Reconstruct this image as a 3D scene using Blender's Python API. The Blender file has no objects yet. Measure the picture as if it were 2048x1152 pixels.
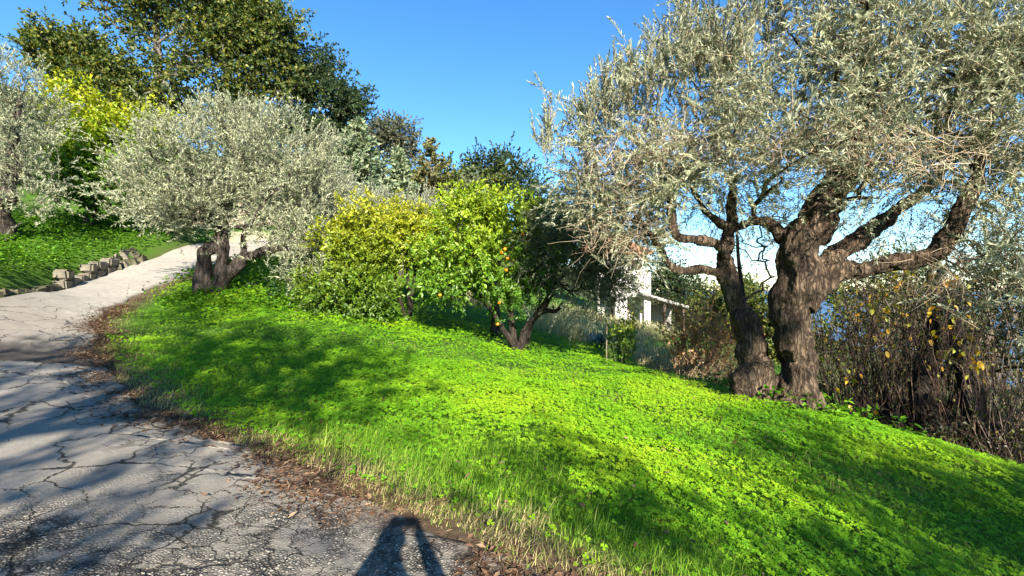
import bpy, math, random
import numpy as np
from mathutils import Vector, Matrix

# ------------------------------------------------------------------ camera, sky, sun, exposure
SC = bpy.context.scene
COL = SC.collection
FPX = 960.0                       # focal length in pixels of the 2048 px wide photograph
CAMZ = 1.6
cam = bpy.data.cameras.new('camera')
cam.sensor_width = 36.0
cam.lens = FPX / 2048 * 36.0
cam.clip_start = 0.05
cam.clip_end = 20000
cam_ob = bpy.data.objects.new('camera', cam)
COL.objects.link(cam_ob)
cam_ob.location = (0, 0, CAMZ)
cam_ob.rotation_euler = (math.radians(90), 0, 0)
SC.camera = cam_ob

SUN_EL = math.radians(25.0)
SUN_AZ = math.radians(13.5)       # the sun stands behind the photographer, to the right by this angle
SUN_DIR = Vector((math.sin(SUN_AZ) * math.cos(SUN_EL), -math.cos(SUN_AZ) * math.cos(SUN_EL), math.sin(SUN_EL)))
world = bpy.data.worlds.new('World')
SC.world = world
world.use_nodes = True
wn = world.node_tree
wn.nodes.clear()
w_out = wn.nodes.new('ShaderNodeOutputWorld')
w_bg = wn.nodes.new('ShaderNodeBackground')
w_sky = wn.nodes.new('ShaderNodeTexSky')
w_sky.sky_type = 'NISHITA'
w_sky.sun_disc = False
w_sky.sun_elevation = SUN_EL
w_sky.sun_rotation = math.atan2(SUN_DIR.x, SUN_DIR.y)
w_sky.altitude = 200
w_sky.air_density = 1.0
w_sky.dust_density = 0.0
w_sky.ozone_density = 4.0
w_hs = wn.nodes.new('ShaderNodeHueSaturation')
w_hs.inputs['Saturation'].default_value = 1.2
wn.links.new(w_sky.outputs[0], w_hs.inputs['Color'])
wn.links.new(w_hs.outputs[0], w_bg.inputs[0])
w_bg.inputs[1].default_value = 0.086
wn.links.new(w_bg.outputs[0], w_out.inputs[0])

sun = bpy.data.lights.new('sun', 'SUN')
sun.energy = 5.0
sun.angle = math.radians(0.5)
sun.color = (1.0, 0.93, 0.80)
sun_ob = bpy.data.objects.new('sun', sun)
COL.objects.link(sun_ob)
sun_ob.location = SUN_DIR * 60
sun_ob.rotation_euler = SUN_DIR.to_track_quat('Z', 'Y').to_euler()

SC.view_settings.view_transform = 'Standard'
SC.view_settings.look = 'None'
SC.view_settings.gamma = 1.0
SC.view_settings.exposure = 1.72
SC.render.engine = 'CYCLES'

# ------------------------------------------------------------------ small helpers
RNG = np.random.default_rng(7)
random.seed(7)


def W(px, py, Y):
    """a pixel of the 2048 px photograph at the depth Y -> world point"""
    return np.array([(px - 1024) / FPX * Y, Y, CAMZ + (576 - py) / FPX * Y])


def nrm(v):
    return v / np.maximum(np.linalg.norm(v, axis=-1, keepdims=True), 1e-9)


def _hash(ix, iy, iz, seed):
    h = (ix * 374761393 + iy * 668265263 + iz * 1442695041 + seed * 974634777) & 0x7fffffff
    h = ((h ^ (h >> 13)) * 1274126177) & 0x7fffffff
    h = (h ^ (h >> 16)) & 0xffff
    return h / 65535.0


def vnoise(p, seed=0):
    p = np.asarray(p, float)
    if p.shape[-1] == 2:
        p = np.concatenate([p, np.zeros(p.shape[:-1] + (1,))], -1)
    i = np.floor(p).astype(np.int64)
    f = p - i
    f = f * f * (3 - 2 * f)
    x, y, z = i[..., 0], i[..., 1], i[..., 2]
    fx, fy, fz = f[..., 0], f[..., 1], f[..., 2]
    c = lambda a, b, d: _hash(x + a, y + b, z + d, seed)
    l = lambda a, b, t: a + (b - a) * t
    return l(l(l(c(0, 0, 0), c(1, 0, 0), fx), l(c(0, 1, 0), c(1, 1, 0), fx), fy),
             l(l(c(0, 0, 1), c(1, 0, 1), fx), l(c(0, 1, 1), c(1, 1, 1), fx), fy), fz)


def fbm(p, seed=0, oct=3):
    p = np.asarray(p, float)
    s = 0; a = 0.5; t = 0
    for k in range(oct):
        s = s + a * vnoise(p * 2 ** k, seed + k); t += a; a *= 0.5
    return s / t


def sstep(a, b, x):
    t = np.clip((x - a) / (b - a), 0, 1)
    return t * t * (3 - 2 * t)


def mk(name, V, F, mat, parent=None, attrs=None, smooth=False):
    """one mesh object from numpy arrays; attrs: name -> (n,) float or (n,3) colour per vertex"""
    V = np.ascontiguousarray(V, dtype=np.float32)
    me = bpy.data.meshes.new(name)
    Fs = F if isinstance(F, (list, tuple)) else [F]
    Fs = [np.asarray(f, dtype=np.int32) for f in Fs if len(f)]
    me.vertices.add(len(V))
    me.vertices.foreach_set('co', V.ravel())
    nl = sum(f.size for f in Fs)
    npoly = sum(len(f) for f in Fs)
    me.loops.add(nl)
    me.loops.foreach_set('vertex_index', np.concatenate([f.ravel() for f in Fs]))
    me.polygons.add(npoly)
    tot = np.concatenate([np.full(len(f), f.shape[1], np.int32) for f in Fs])
    st = np.concatenate([[0], np.cumsum(tot)[:-1]]).astype(np.int32)
    me.polygons.foreach_set('loop_start', st)
    me.polygons.foreach_set('loop_total', tot)
    if smooth:
        me.polygons.foreach_set('use_smooth', np.ones(npoly, bool))
    me.update(calc_edges=True)
    for k, a in (attrs or {}).items():
        a = np.asarray(a, np.float32)
        if a.ndim == 1:
            at = me.attributes.new(k, 'FLOAT', 'POINT')
            at.data.foreach_set('value', a)
        else:
            at = me.attributes.new(k, 'FLOAT_COLOR', 'POINT')
            at.data.foreach_set('color', np.concatenate([a, np.ones((len(a), 1), np.float32)], 1).ravel())
    if mat:
        me.materials.append(mat)
    o = bpy.data.objects.new(name, me)
    COL.objects.link(o)
    if parent is not None:
        o.parent = parent
        o.matrix_parent_inverse = parent.matrix_world.inverted()
    return o


def tag(o, label, cat=None, group=None, kind=None):
    o['label'] = label
    if cat: o['category'] = cat
    if group: o['group'] = group
    if kind: o['kind'] = kind
    return o


def empty(name, loc, label, cat, group=None):
    o = bpy.data.objects.new(name, None)
    COL.objects.link(o)
    o.location = tuple(float(c) for c in loc)
    o.empty_display_size = 0.2
    return tag(o, label, cat, group)


def attach(o, parent):
    """parent keeping world place (parents are only translated)"""
    o.parent = parent
    o.matrix_parent_inverse = Matrix.Translation(parent.location).inverted()


def part(name, V, F, mat, parent, **kw):
    o = mk(name, V, F, mat, None, **kw)
    attach(o, parent)
    return o


# ------------------------------------------------------------------ materials
def newmat(name):
    m = bpy.data.materials.new(name)
    m.use_nodes = True
    nt = m.node_tree
    nt.nodes.clear()
    return m, nt


class NT:
    def __init__(s, nt): s.nt = nt
    def n(s, t, **kw):
        nd = s.nt.nodes.new(t)
        for k, v in kw.items():
            if k.startswith('i_'):
                nd.inputs[k[2:].replace('_', ' ')].default_value = v
            else:
                setattr(nd, k, v)
        return nd
    def l(s, a, b): s.nt.links.new(a, b)
    def math(s, op, a, b=None, clamp=False):
        nd = s.nt.nodes.new('ShaderNodeMath'); nd.operation = op; nd.use_clamp = clamp
        for i, v in enumerate((a, b)):
            if v is None: continue
            if isinstance(v, (int, float)): nd.inputs[i].default_value = v
            else: s.l(v, nd.inputs[i])
        return nd.outputs[0]
    def mix(s, f, a, b):
        nd = s.nt.nodes.new('ShaderNodeMix'); nd.data_type = 'RGBA'
        for i, v in ((0, f), (6, a), (7, b)):
            if isinstance(v, (int, float)): nd.inputs[i].default_value = v
            elif isinstance(v, tuple): nd.inputs[i].default_value = v + (1,) if len(v) == 3 else v
            else: s.l(v, nd.inputs[i])
        return nd.outputs[2]
    def mapr(s, v, a, b, c=0.0, d=1.0):
        nd = s.nt.nodes.new('ShaderNodeMapRange')
        s.l(v, nd.inputs[0])
        for i, q in enumerate((a, b, c, d)): nd.inputs[i + 1].default_value = q
        return nd.outputs[0]
    def noise(s, vec, scale, detail=4, rough=0.55):
        nd = s.nt.nodes.new('ShaderNodeTexNoise')
        nd.inputs['Scale'].default_value = scale; nd.inputs['Detail'].default_value = detail
        nd.inputs['Roughness'].default_value = rough
        s.l(vec, nd.inputs['Vector'])
        return nd
    def vor(s, vec, scale, feature='F1', rnd=1.0):
        nd = s.nt.nodes.new('ShaderNodeTexVoronoi'); nd.feature = feature
        nd.inputs['Scale'].default_value = scale; nd.inputs['Randomness'].default_value = rnd
        s.l(vec, nd.inputs['Vector'])
        return nd
    def attr(s, name):
        nd = s.nt.nodes.new('ShaderNodeAttribute'); nd.attribute_name = name
        return nd


def leafmat(name, trans=0.3, rough=0.5, back=None, spec=0.3):
    """leaf: colour from the per-leaf attribute, a paler underside where given, some light passing through"""
    m, nt = newmat(name); t = NT(nt)
    out = t.n('ShaderNodeOutputMaterial')
    a = t.attr('col')
    c = a.outputs['Color']
    if back:
        g = t.n('ShaderNodeNewGeometry')
        mul = t.n('ShaderNodeMix', data_type='RGBA', blend_type='MIX')
        mul.inputs[0].default_value = back[3]
        t.l(c, mul.inputs[6]); mul.inputs[7].default_value = (back[0], back[1], back[2], 1)
        c = t.mix(g.outputs['Backfacing'], c, mul.outputs[2])
    p = t.n('ShaderNodeBsdfPrincipled')
    t.l(c, p.inputs['Base Color'])
    p.inputs['Roughness'].default_value = rough
    p.inputs['Specular IOR Level'].default_value = spec
    if trans > 0:
        tr = t.n('ShaderNodeBsdfTranslucent')
        hs = t.n('ShaderNodeHueSaturation')
        hs.inputs['Saturation'].default_value = 1.15
        hs.inputs['Value'].default_value = 1.5
        t.l(c, hs.inputs['Color'])
        t.l(hs.outputs[0], tr.inputs['Color'])
        mx = t.n('ShaderNodeMixShader'); mx.inputs[0].default_value = trans
        t.l(p.outputs[0], mx.inputs[1]); t.l(tr.outputs[0], mx.inputs[2])
        t.l(mx.outputs[0], out.inputs['Surface'])
    else:
        t.l(p.outputs[0], out.inputs['Surface'])
    return m


def barkmat(name, c1, c2, scale=6.0, bump=0.6, stretch=0.25, lichen=None):
    m, nt = newmat(name); t = NT(nt)
    out = t.n('ShaderNodeOutputMaterial')
    tc = t.n('ShaderNodeTexCoord')
    mp = t.n('ShaderNodeMapping'); mp.inputs['Scale'].default_value = (1, 1, stretch)
    t.l(tc.outputs['Object'], mp.inputs['Vector'])
    n1 = t.noise(mp.outputs[0], scale * 2.2, 8, 0.65)
    n2 = t.noise(tc.outputs['Object'], scale * 0.35, 4)
    mp2 = t.n('ShaderNodeMapping'); mp2.inputs['Scale'].default_value = (1, 1, stretch * .45)
    wob = t.n('ShaderNodeMix', data_type='RGBA'); wob.inputs[0].default_value = 0.10
    t.l(tc.outputs['Object'], wob.inputs[6]); t.l(n2.outputs['Color'], wob.inputs[7])
    t.l(wob.outputs[2], mp2.inputs['Vector'])
    v = t.noise(mp2.outputs[0], scale * 2.6, 5, .6)
    crack = t.mapr(t.math('ABSOLUTE', t.math('SUBTRACT', v.outputs['Fac'], .5)), 0.0, 0.09)
    f = t.mapr(n1.outputs['Fac'], 0.3, 0.72)
    c = t.mix(f, c1, c2)
    c = t.mix(t.mapr(n2.outputs['Fac'], 0.4, 0.7, 0, 0.5), c, tuple(min(1, x * 1.5) for x in c2))
    if lichen:
        n3 = t.noise(tc.outputs['Object'], scale * 1.1, 5)
        c = t.mix(t.mapr(n3.outputs['Fac'], 0.56, 0.68, 0, 0.7), c, lichen)
    c = t.mix(t.mapr(crack, 0, 1, 0.8, 0), c, tuple(x * 0.35 for x in c1))
    p = t.n('ShaderNodeBsdfPrincipled')
    t.l(c, p.inputs['Base Color']); p.inputs['Roughness'].default_value = 0.9
    p.inputs['Specular IOR Level'].default_value = 0.15
    b = t.n('ShaderNodeBump'); b.inputs['Strength'].default_value = bump; b.inputs['Distance'].default_value = 0.03
    h = t.math('ADD', t.math('MULTIPLY', crack, 0.6), n1.outputs['Fac'])
    t.l(h, b.inputs['Height']); t.l(b.outputs[0], p.inputs['Normal'])
    t.l(p.outputs[0], out.inputs['Surface'])
    return m


def plainmat(name, c1, c2, scale=8, rough=0.85, bump=0.3, spec=0.25, dist=0.01):
    m, nt = newmat(name); t = NT(nt)
    out = t.n('ShaderNodeOutputMaterial')
    tc = t.n('ShaderNodeTexCoord')
    n1 = t.noise(tc.outputs['Object'], scale, 6, 0.6)
    n2 = t.noise(tc.outputs['Object'], scale * 5, 4, 0.6)
    f = t.math('ADD', t.math('MULTIPLY', n1.outputs['Fac'], 0.7), t.math('MULTIPLY', n2.outputs['Fac'], 0.3))
    c = t.mix(t.mapr(f, 0.35, 0.65), c1, c2)
    p = t.n('ShaderNodeBsdfPrincipled')
    t.l(c, p.inputs['Base Color']); p.inputs['Roughness'].default_value = rough
    p.inputs['Specular IOR Level'].default_value = spec
    b = t.n('ShaderNodeBump'); b.inputs['Strength'].default_value = bump; b.inputs['Distance'].default_value = dist
    t.l(f, b.inputs['Height']); t.l(b.outputs[0], p.inputs['Normal'])
    t.l(p.outputs[0], out.inputs['Surface'])
    return m


M_OLIVE = leafmat('olive_leaf', 0.20, 0.55, back=(0.34, 0.35, 0.25, 0.6), spec=0.25)
M_OLIVE_DK = leafmat('dull_olive_leaf', 0.18, 0.5, back=(0.16, 0.17, 0.12, 0.6), spec=0.3)
M_LEAF = leafmat('broad_leaf', 0.30, 0.42, spec=0.45)
M_OAK = leafmat('oak_leaf', 0.25, 0.5, spec=0.35)
M_NEEDLE = leafmat('needle', 0.12, 0.6, spec=0.2)
M_CLOVER = leafmat('clover_leaf', 0.36, 0.6, spec=0.15)
M_GRASS = leafmat('grass_blade', 0.35, 0.6, spec=0.15)
M_DRY = leafmat('dry_leaf', 0.2, 0.8, spec=0.1)
M_TWIG = leafmat('twig_bark', 0.0, 0.9, spec=0.1)
M_OLBARK = barkmat('olive_bark', (0.028, 0.019, 0.013), (0.155, 0.11, 0.073), 7.0, 1.0, 0.35)
M_OLBARK2 = barkmat('olive_bark_dark', (0.035, 0.027, 0.022), (0.10, 0.08, 0.065), 5.0, 0.8, 0.3)
M_BARK = barkmat('dark_bark', (0.02, 0.015, 0.012), (0.06, 0.047, 0.036), 7.0, 0.7, 0.3)
M_OAKBARK = barkmat('oak_bark', (0.07, 0.06, 0.05), (0.20, 0.17, 0.14), 4.0, 0.7, 0.3)

# ------------------------------------------------------------------ the lie of the land
ctrl = [W(*q) for q in [
    (0, 1152, 2.3), (1024, 1152, 2.67), (1536, 1152, 2.9), (2048, 1152, 3.3),
    (0, 900, 3.9), (0, 720, 7.0), (0, 600, 10.0),
    (280, 800, 5.7), (420, 870, 4.7), (700, 985, 3.65), (200, 720, 7.4), (190, 660, 9.6),
    (215, 625, 11.2), (290, 580, 13.8), (400, 540, 17), (120, 580, 13), (200, 555, 15.5),
    (330, 520, 19), (380, 500, 21), (430, 582, 14), (640, 640, 11.2), (800, 720, 8.5),
    (1024, 800, 6.8), (1024, 900, 4.75), (1024, 715, 10.6), (1300, 745, 9.3), (1500, 785, 8.2),
    (1640, 812, 7.6), (2048, 925, 5.6), (1800, 850, 6.6), (1600, 1000, 4.0), (2048, 1050, 4.2), (1300, 850, 6.0),
    (830, 640, 14), (800, 575, 18), (1150, 690, 14), (1150, 640, 20), (1300, 720, 13.5),
    (1300, 660, 20), (1245, 645, 24), (1480, 772, 10.8), (1660, 815, 11), (1850, 885, 8.8),
    (2048, 965, 7.6), (1500, 690, 20), (520, 497, 25)]]
ctrl += [W(0, 510, 12.5) - (0, 0, .5), W(0, 480, 15) - (0, 0, .5), W(170, 470, 18) - (0, 0, .5),
         W(320, 468, 21) - (0, 0, .5), W(400, 455, 30)]
ctrl += [np.array(q, float) for q in [
    (0, 0, 0), (-4, 0, .22), (3, 0, -.12), (6, 0, -.7), (0, -10, 0), (-10, -5, .7), (-20, 0, 2.4), (-18, 8, 3.0), (12, 0, -2.2), (10, -10, -1.2),
    (-10, -15, .8), (-25, 30, 8), (-15, 34, 7.5), (-22, 45, 11), (-5, 36, 4.2), (0, 46, 3.5), (6, 34, .6), (15, 30, -4),
    (25, 15, -6.5), (20, 5, -5), (14, 14, -3.6), (-40, 20, 10), (30, 40, -9), (40, -10, -9), (12, 9, -2.6), (-45, 50, 15), (0, -30, -1), (-30, -30, 4), (30, -30, -6)]]
ctrl = np.array(ctrl)


def _phi(r2): return np.sqrt(r2 + 1.2)


_n = len(ctrl)
_A = np.zeros((_n + 3, _n + 3))
_d2 = ((ctrl[:, None, :2] - ctrl[None, :, :2]) ** 2).sum(-1)
_A[:_n, :_n] = _phi(_d2) - np.eye(_n) * 0.05
_A[:_n, _n:] = np.c_[np.ones(_n), ctrl[:, :2]]
_A[_n:, :_n] = _A[:_n, _n:].T
_w = np.linalg.solve(_A, np.r_[ctrl[:, 2], 0, 0, 0])


def resample(P, n):
    P = np.asarray(P, float)
    # Catmull-Rom then arclength
    Q = np.vstack([2 * P[0] - P[1], P, 2 * P[-1] - P[-2]])
    out = []
    for i in range(1, len(Q) - 2):
        t = np.linspace(0, 1, 24, endpoint=False)[:, None]
        a, b, c, d = Q[i - 1], Q[i], Q[i + 1], Q[i + 2]
        out.append(0.5 * ((2 * b) + (c - a) * t + (2 * a - 5 * b + 4 * c - d) * t ** 2 + (3 * b - a - 3 * c + d) * t ** 3))
    out.append(P[-1:])
    S = np.vstack(out)
    L = np.r_[0, np.cumsum(np.linalg.norm(np.diff(S[:, :3], axis=0), axis=1))]
    u = np.linspace(0, L[-1], n)
    return np.stack([np.interp(u, L, S[:, k]) for k in range(S.shape[1])], 1)


ROAD_R = resample([(3.2, -9), (2.6, -4), (2.0, 0), (1.15, 1.75), (.24, 2.65), (-.70, 3.3), (-1.23, 3.65), (-2.0, 4.15), (-2.96, 4.7),
                   (-4.4, 5.7), (-6.3, 7.4), (-8.3, 9.6), (-9.4, 11.2), (-10.4, 13.8), (-11, 17), (-11.6, 20), (-11.2, 23), (-9.5, 26), (-6, 29)], 300)
ROAD_L = resample([(-4, -9), (-5, -4), (-6, 0), (-8, 4), (-9.6, 7.5), (-10.7, 10), (-12.2, 13), (-13.3, 15.5), (-13.9, 18), (-14.6, 21),
                   (-15.2, 24), (-14, 27.5), (-10, 31), (-6.5, 33)], 300)


def polydist(xy, P):
    """unsigned distance to a polyline and the side (positive = right of the travel direction)"""
    best = np.full(len(xy), 1e9); side = np.zeros(len(xy))
    A = P[:-1]; B = P[1:]
    for a, b in zip(A, B):
        ab = b - a
        t = np.clip(((xy - a) @ ab) / (ab @ ab), 0, 1)
        d = xy - (a + t[:, None] * ab)
        dd = (d ** 2).sum(1)
        m = dd < best
        best[m] = dd[m]
        side[m] = np.sign(d[m, 0] * ab[1] - d[m, 1] * ab[0])
    return np.sqrt(best), side


RR = ROAD_R[::4]; RL = ROAD_L[::4]


def road_sd(xy):
    """(signed distance right of the right edge, signed distance left of the left edge)"""
    d1, s1 = polydist(xy, RR)
    d2, s2 = polydist(xy, RL)
    return d1 * s1, -d2 * s2


CREST = np.array([(1.5, 12.3), (2.9, 10.2), (4.4, 8.8), (5.0, 7.8), (5.6, 6.5), (6.2, 5.8), (7.2, 4.4), (8.5, 2.5)])


def beyond(xy):
    """metres past the lip of the lawn, 0 on the lawn"""
    d, s_ = polydist(xy, CREST)
    return np.where(s_ < 0, d, 0) * (xy[:, 1] > 2.6)


def H0(xy):
    xy = np.asarray(xy, float).reshape(-1, 2)
    z = np.empty(len(xy))
    for i in range(0, len(xy), 40000):
        q = xy[i:i + 40000]
        d2 = ((q[:, None, :] - ctrl[None, :, :2]) ** 2).sum(-1)
        z[i:i + 40000] = _phi(d2) @ _w[:_n] + _w[_n] + q @ _w[_n + 1:]
    r = np.hypot(xy[:, 0], xy[:, 1] - 10)
    far = 9 - 0.30 * xy[:, 0] + 0.03 * xy[:, 1] - 0.00012 * r ** 2
    far = np.maximum(far, -95)
    far = np.minimum(far, 60)
    k = sstep(45, 110, r)
    z = z * (1 - k) + far * k
    return z


def H(xy, sd=None):
    xy = np.asarray(xy, float).reshape(-1, 2)
    z = H0(xy)
    z = z + (fbm(xy * 0.9, 3) - 0.5) * 0.10 + (vnoise(xy * 3.1, 5) - 0.5) * 0.03
    near = (np.abs(xy[:, 0]) < 60) & (np.abs(xy[:, 1]) < 60)
    if near.any():
        q = xy[near]
        a, b = road_sd(q) if sd is None else (sd[0][near], sd[1][near])
        inroad = (a < 0) & (b < 0)
        z[near] -= np.where(inroad, 0.06 * sstep(0, 0.25, np.minimum(-a, -b)), 0)
        step = 0.42 * sstep(0.12, 0.55, b) * sstep(4, 11, q[:, 1]) * sstep(34, 26, q[:, 1]) * sstep(9, 4, b - 3)
        z[near] += np.where(b > 0, step, 0)
        z[near] -= (.08 + .10 * sstep(1, 4, q[:, 0])) * sstep(.3, 1.6, a) * (a > 0) + .45 * sstep(.2, 2.2, beyond(q)) * sstep(3.2, 4.6, q[:, 0]) * sstep(22, 15, q[:, 1])
    return z


def gz(x, y):
    return float(H(np.array([[x, y]]))[0])


def axis(lo, hi, step, far, grow=1.3):
    a = list(np.arange(lo, hi + 1e-6, step))
    s = step; x = hi; up = []
    while x < far:
        s *= grow; x += s; up.append(x)
    s = step; x = lo; dn = []
    while x > -far:
        s *= grow; x -= s; dn.append(x)
    return np.array(dn[::-1] + a + up)


gx = axis(-17, 11, 0.25, 1500)
gy = axis(-3, 26, 0.25, 1500)
GX, GY = np.meshgrid(gx, gy)
gxy = np.c_[GX.ravel(), GY.ravel()]
g_sd = road_sd(gxy)
gzv = H(gxy, g_sd)
nx, ny = len(gx), len(gy)
idx = np.arange(nx * ny).reshape(ny, nx)
gF = np.stack([idx[:-1, :-1].ravel(), idx[:-1, 1:].ravel(), idx[1:, 1:].ravel(), idx[1:, :-1].ravel()], 1)
pc = np.array([(-2.2, 15.5), (4.0, 21.0), (3.4, 14.0)])


def dryness(xy):
    """where the ground carries dry straw instead of green"""
    d = np.zeros(len(xy))
    for (cx, cy, rx, ry, s) in [(2.8, 18.0, 2.2, 3.6, 1.0), (4.5, 22, 3, 3, .6), (-1.7, 19.5, 1.2, 2.0, 1.0), (6.0, 15.5, 2.0, 2.5, .8), (4.2, 15.0, 1.2, 1.6, .7)]:
        q = ((xy[:, 0] - cx) / rx) ** 2 + ((xy[:, 1] - cy) / ry) ** 2
        d = np.maximum(d, s * sstep(1.3, 0.5, q + (fbm(xy * 1.3, 9) - .5) * .8))
    return d


soil = np.clip(sstep(0.75, 0.2, np.abs(g_sd[0]) + (fbm(gxy * 2.2, 11) - 0.5) * 0.5), 0, 1)
soil = np.maximum(soil, sstep(0.35, 0, np.abs(g_sd[1])) * .6)
dry = dryness(gxy)
bare = sstep(1.2, 0.6, ((gxy[:, 0] + 18.5) / 4.5) ** 2 + ((gxy[:, 1] - 31) / 3.5) ** 2)
bare = np.maximum(bare, sstep(1.2, .6, ((gxy[:, 0] + 13.8) / 1.6) ** 2 + ((gxy[:, 1] - 26) / 2.) ** 2) * .7)
lush = sstep(40, 26, np.hypot(gxy[:, 0], gxy[:, 1] - 8))

m, nt = newmat('ground'); t = NT(nt)
out = t.n('ShaderNodeOutputMaterial'); tc = t.n('ShaderNodeTexCoord')
n1 = t.noise(tc.outputs['Object'], 1.3, 6); n2 = t.noise(tc.outputs['Object'], 14, 5, .65)
c = t.mix(t.mapr(n1.outputs['Fac'], .35, .65), (.045, .055, .018), (.075, .085, .028))
c = t.mix(t.math('MULTIPLY', t.attr('lush').outputs['Fac'], .8), c, (.065, .15, .012))
c = t.mix(t.attr('dry').outputs['Fac'], c, t.mix(n2.outputs['Fac'], (.20, .22, .06), (.40, .36, .16)))
c = t.mix(t.attr('soil').outputs['Fac'], c, t.mix(n2.outputs['Fac'], (.035, .022, .014), (.13, .085, .055)))
c = t.mix(t.attr('bare').outputs['Fac'], c, t.mix(n2.outputs['Fac'], (.38, .30, .20), (.55, .47, .35)))
p = t.n('ShaderNodeBsdfPrincipled'); t.l(c, p.inputs['Base Color']); p.inputs['Roughness'].default_value = .95
p.inputs['Specular IOR Level'].default_value = .1
b = t.n('ShaderNodeBump'); b.inputs['Strength'].default_value = .7; b.inputs['Distance'].default_value = .03
t.l(n2.outputs['Fac'], b.inputs['Height']); t.l(b.outputs[0], p.inputs['Normal']); t.l(p.outputs[0], out.inputs['Surface'])
M_GROUND = m
g = mk('ground', np.c_[gxy, gzv], gF, M_GROUND, attrs={'soil': soil, 'dry': dry, 'bare': bare, 'lush': lush}, smooth=True)
tag(g, 'green hillside ground sloping from the drive down to the right', kind='structure')

# sea
m, nt = newmat('sea'); t = NT(nt)
out = t.n('ShaderNodeOutputMaterial'); tc = t.n('ShaderNodeTexCoord')
n1 = t.noise(tc.outputs['Object'], .02, 5)
p = t.n('ShaderNodeBsdfPrincipled')
t.l(t.mix(n1.outputs['Fac'], (.05, .12, .22), (.06, .14, .25)), p.inputs['Base Color']); p.inputs['Roughness'].default_value = .45
b = t.n('ShaderNodeBump'); b.inputs['Strength'].default_value = .2; t.l(n1.outputs['Fac'], b.inputs['Height']); t.l(b.outputs[0], p.inputs['Normal'])
t.l(p.outputs[0], out.inputs['Surface'])
s = 15000.
tag(mk('sea', [(-s, -s, -90), (s, -s, -90), (s, s, -90), (-s, s, -90)], np.array([[0, 1, 2, 3]]), m), 'blue sea on the horizon beyond the slope', kind='structure')

# ------------------------------------------------------------------ the drive
NA, NB = 480, 40
ra = resample(ROAD_R[::6], NA); rb = resample(ROAD_L[::6], NA)
ra = ra + ((fbm(ra * 2.2, 21, 4) - .5) * .34)[:, None] * np.array([[.6, .8]])
u = np.linspace(0, 1, NB) ** 1.25
rxy = (ra[:, None, :] * (1 - u)[None, :, None] + rb[:, None, :] * u[None, :, None]).reshape(-1, 2)
rz = H0(rxy) + (fbm(rxy * 0.9, 3) - 0.5) * 0.10
rd = (np.linalg.norm(rxy - np.repeat(ra, NB, 0), axis=1))           # metres from the right edge
rz += 0.012 + (vnoise(rxy * 1.1, 31) - .5) * .02 - 0.035 * sstep(.12, 0, rd)
# old resurfacing: the nearer slab stands proud of a sunken, soil filled strip, with a shadow band painted into its dark colour
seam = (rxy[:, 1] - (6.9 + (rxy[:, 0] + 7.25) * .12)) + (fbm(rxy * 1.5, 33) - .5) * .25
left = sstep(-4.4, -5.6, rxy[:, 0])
dirt_shade = sstep(-.03, .03, seam) * sstep(1.9, .7, seam + (fbm(rxy * np.array([1.2, 3.0]), 34) - .5) * 1.6) * left
rz -= dirt_shade * .03
edge = sstep(.75, .0, rd + (fbm(rxy * 2.0, 35, 4) - .5) * 1.0)
pebble = sstep(-.3, .8, (4.15 - np.hypot(rxy[:, 0] * .75, rxy[:, 1])) + (fbm(rxy * 1.1, 36, 4) - .5) * 3.0)
moss = sstep(.52, .7, fbm(rxy * 1.6, 37, 4)) * sstep(1.8, .3, rd) * sstep(7, 5, rxy[:, 1])
crk = sstep(4.2, 1.2, rd + (fbm(rxy * .8, 38) - .5) * 2.2) * sstep(12, 9.5, rxy[:, 1])
worn = sstep(9, 12.5, rxy[:, 1])
ridx = np.arange(NA * NB).reshape(NA, NB)
rF = np.stack([ridx[:-1, :-1].ravel(), ridx[1:, :-1].ravel(), ridx[1:, 1:].ravel(), ridx[:-1, 1:].ravel()], 1)[:, ::-1]
m, nt = newmat('old_asphalt'); t = NT(nt)
out = t.n('ShaderNodeOutputMaterial'); tc = t.n('ShaderNodeTexCoord'); V = tc.outputs['Object']
nb = t.noise(V, .7, 5); nf = t.noise(V, 60, 4, .7); nm = t.noise(V, 7, 5, .6)
base = t.mix(t.mapr(nb.outputs['Fac'], .35, .65), (.27, .23, .18), (.35, .305, .24))
nst = t.noise(V, .35, 6, .7)
base = t.mix(t.mapr(nst.outputs['Fac'], .45, .7, 0, .5), base, (.10, .088, .07))
base = t.mix(t.mapr(nf.outputs['Fac'], .3, .7, 0, .55), base, (.12, .11, .097))
base = t.mix(t.mapr(nm.outputs['Fac'], .5, .75, 0, .5), base, (.34, .32, .285))
base = t.mix(t.attr('worn').outputs['Fac'], base, t.mix(t.mapr(nm.outputs['Fac'], .35, .65), (.27, .245, .205), (.35, .32, .27)))
# exposed aggregate
vp = t.vor(V, 50, 'F1'); vpe = t.vor(V, 50, 'DISTANCE_TO_EDGE')
hs = t.n('ShaderNodeSeparateColor'); t.l(vp.outputs['Color'], hs.inputs[0])
stone = t.mix(t.mapr(hs.outputs[0], .45, 1.0), (.09, .08, .066), (.54, .475, .38))
stone = t.mix(t.mapr(hs.outputs[1], .8, 1, 0, .6), stone, (.30, .22, .15))
ag = t.mix(t.mapr(vpe.outputs['Distance'], .06, .2), (.028, .026, .024), stone)
pm = t.math('MULTIPLY', t.attr('pebble').outputs['Fac'], t.mapr(nm.outputs['Fac'], .36, .56), clamp=True)
c = t.mix(pm, base, ag)
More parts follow.
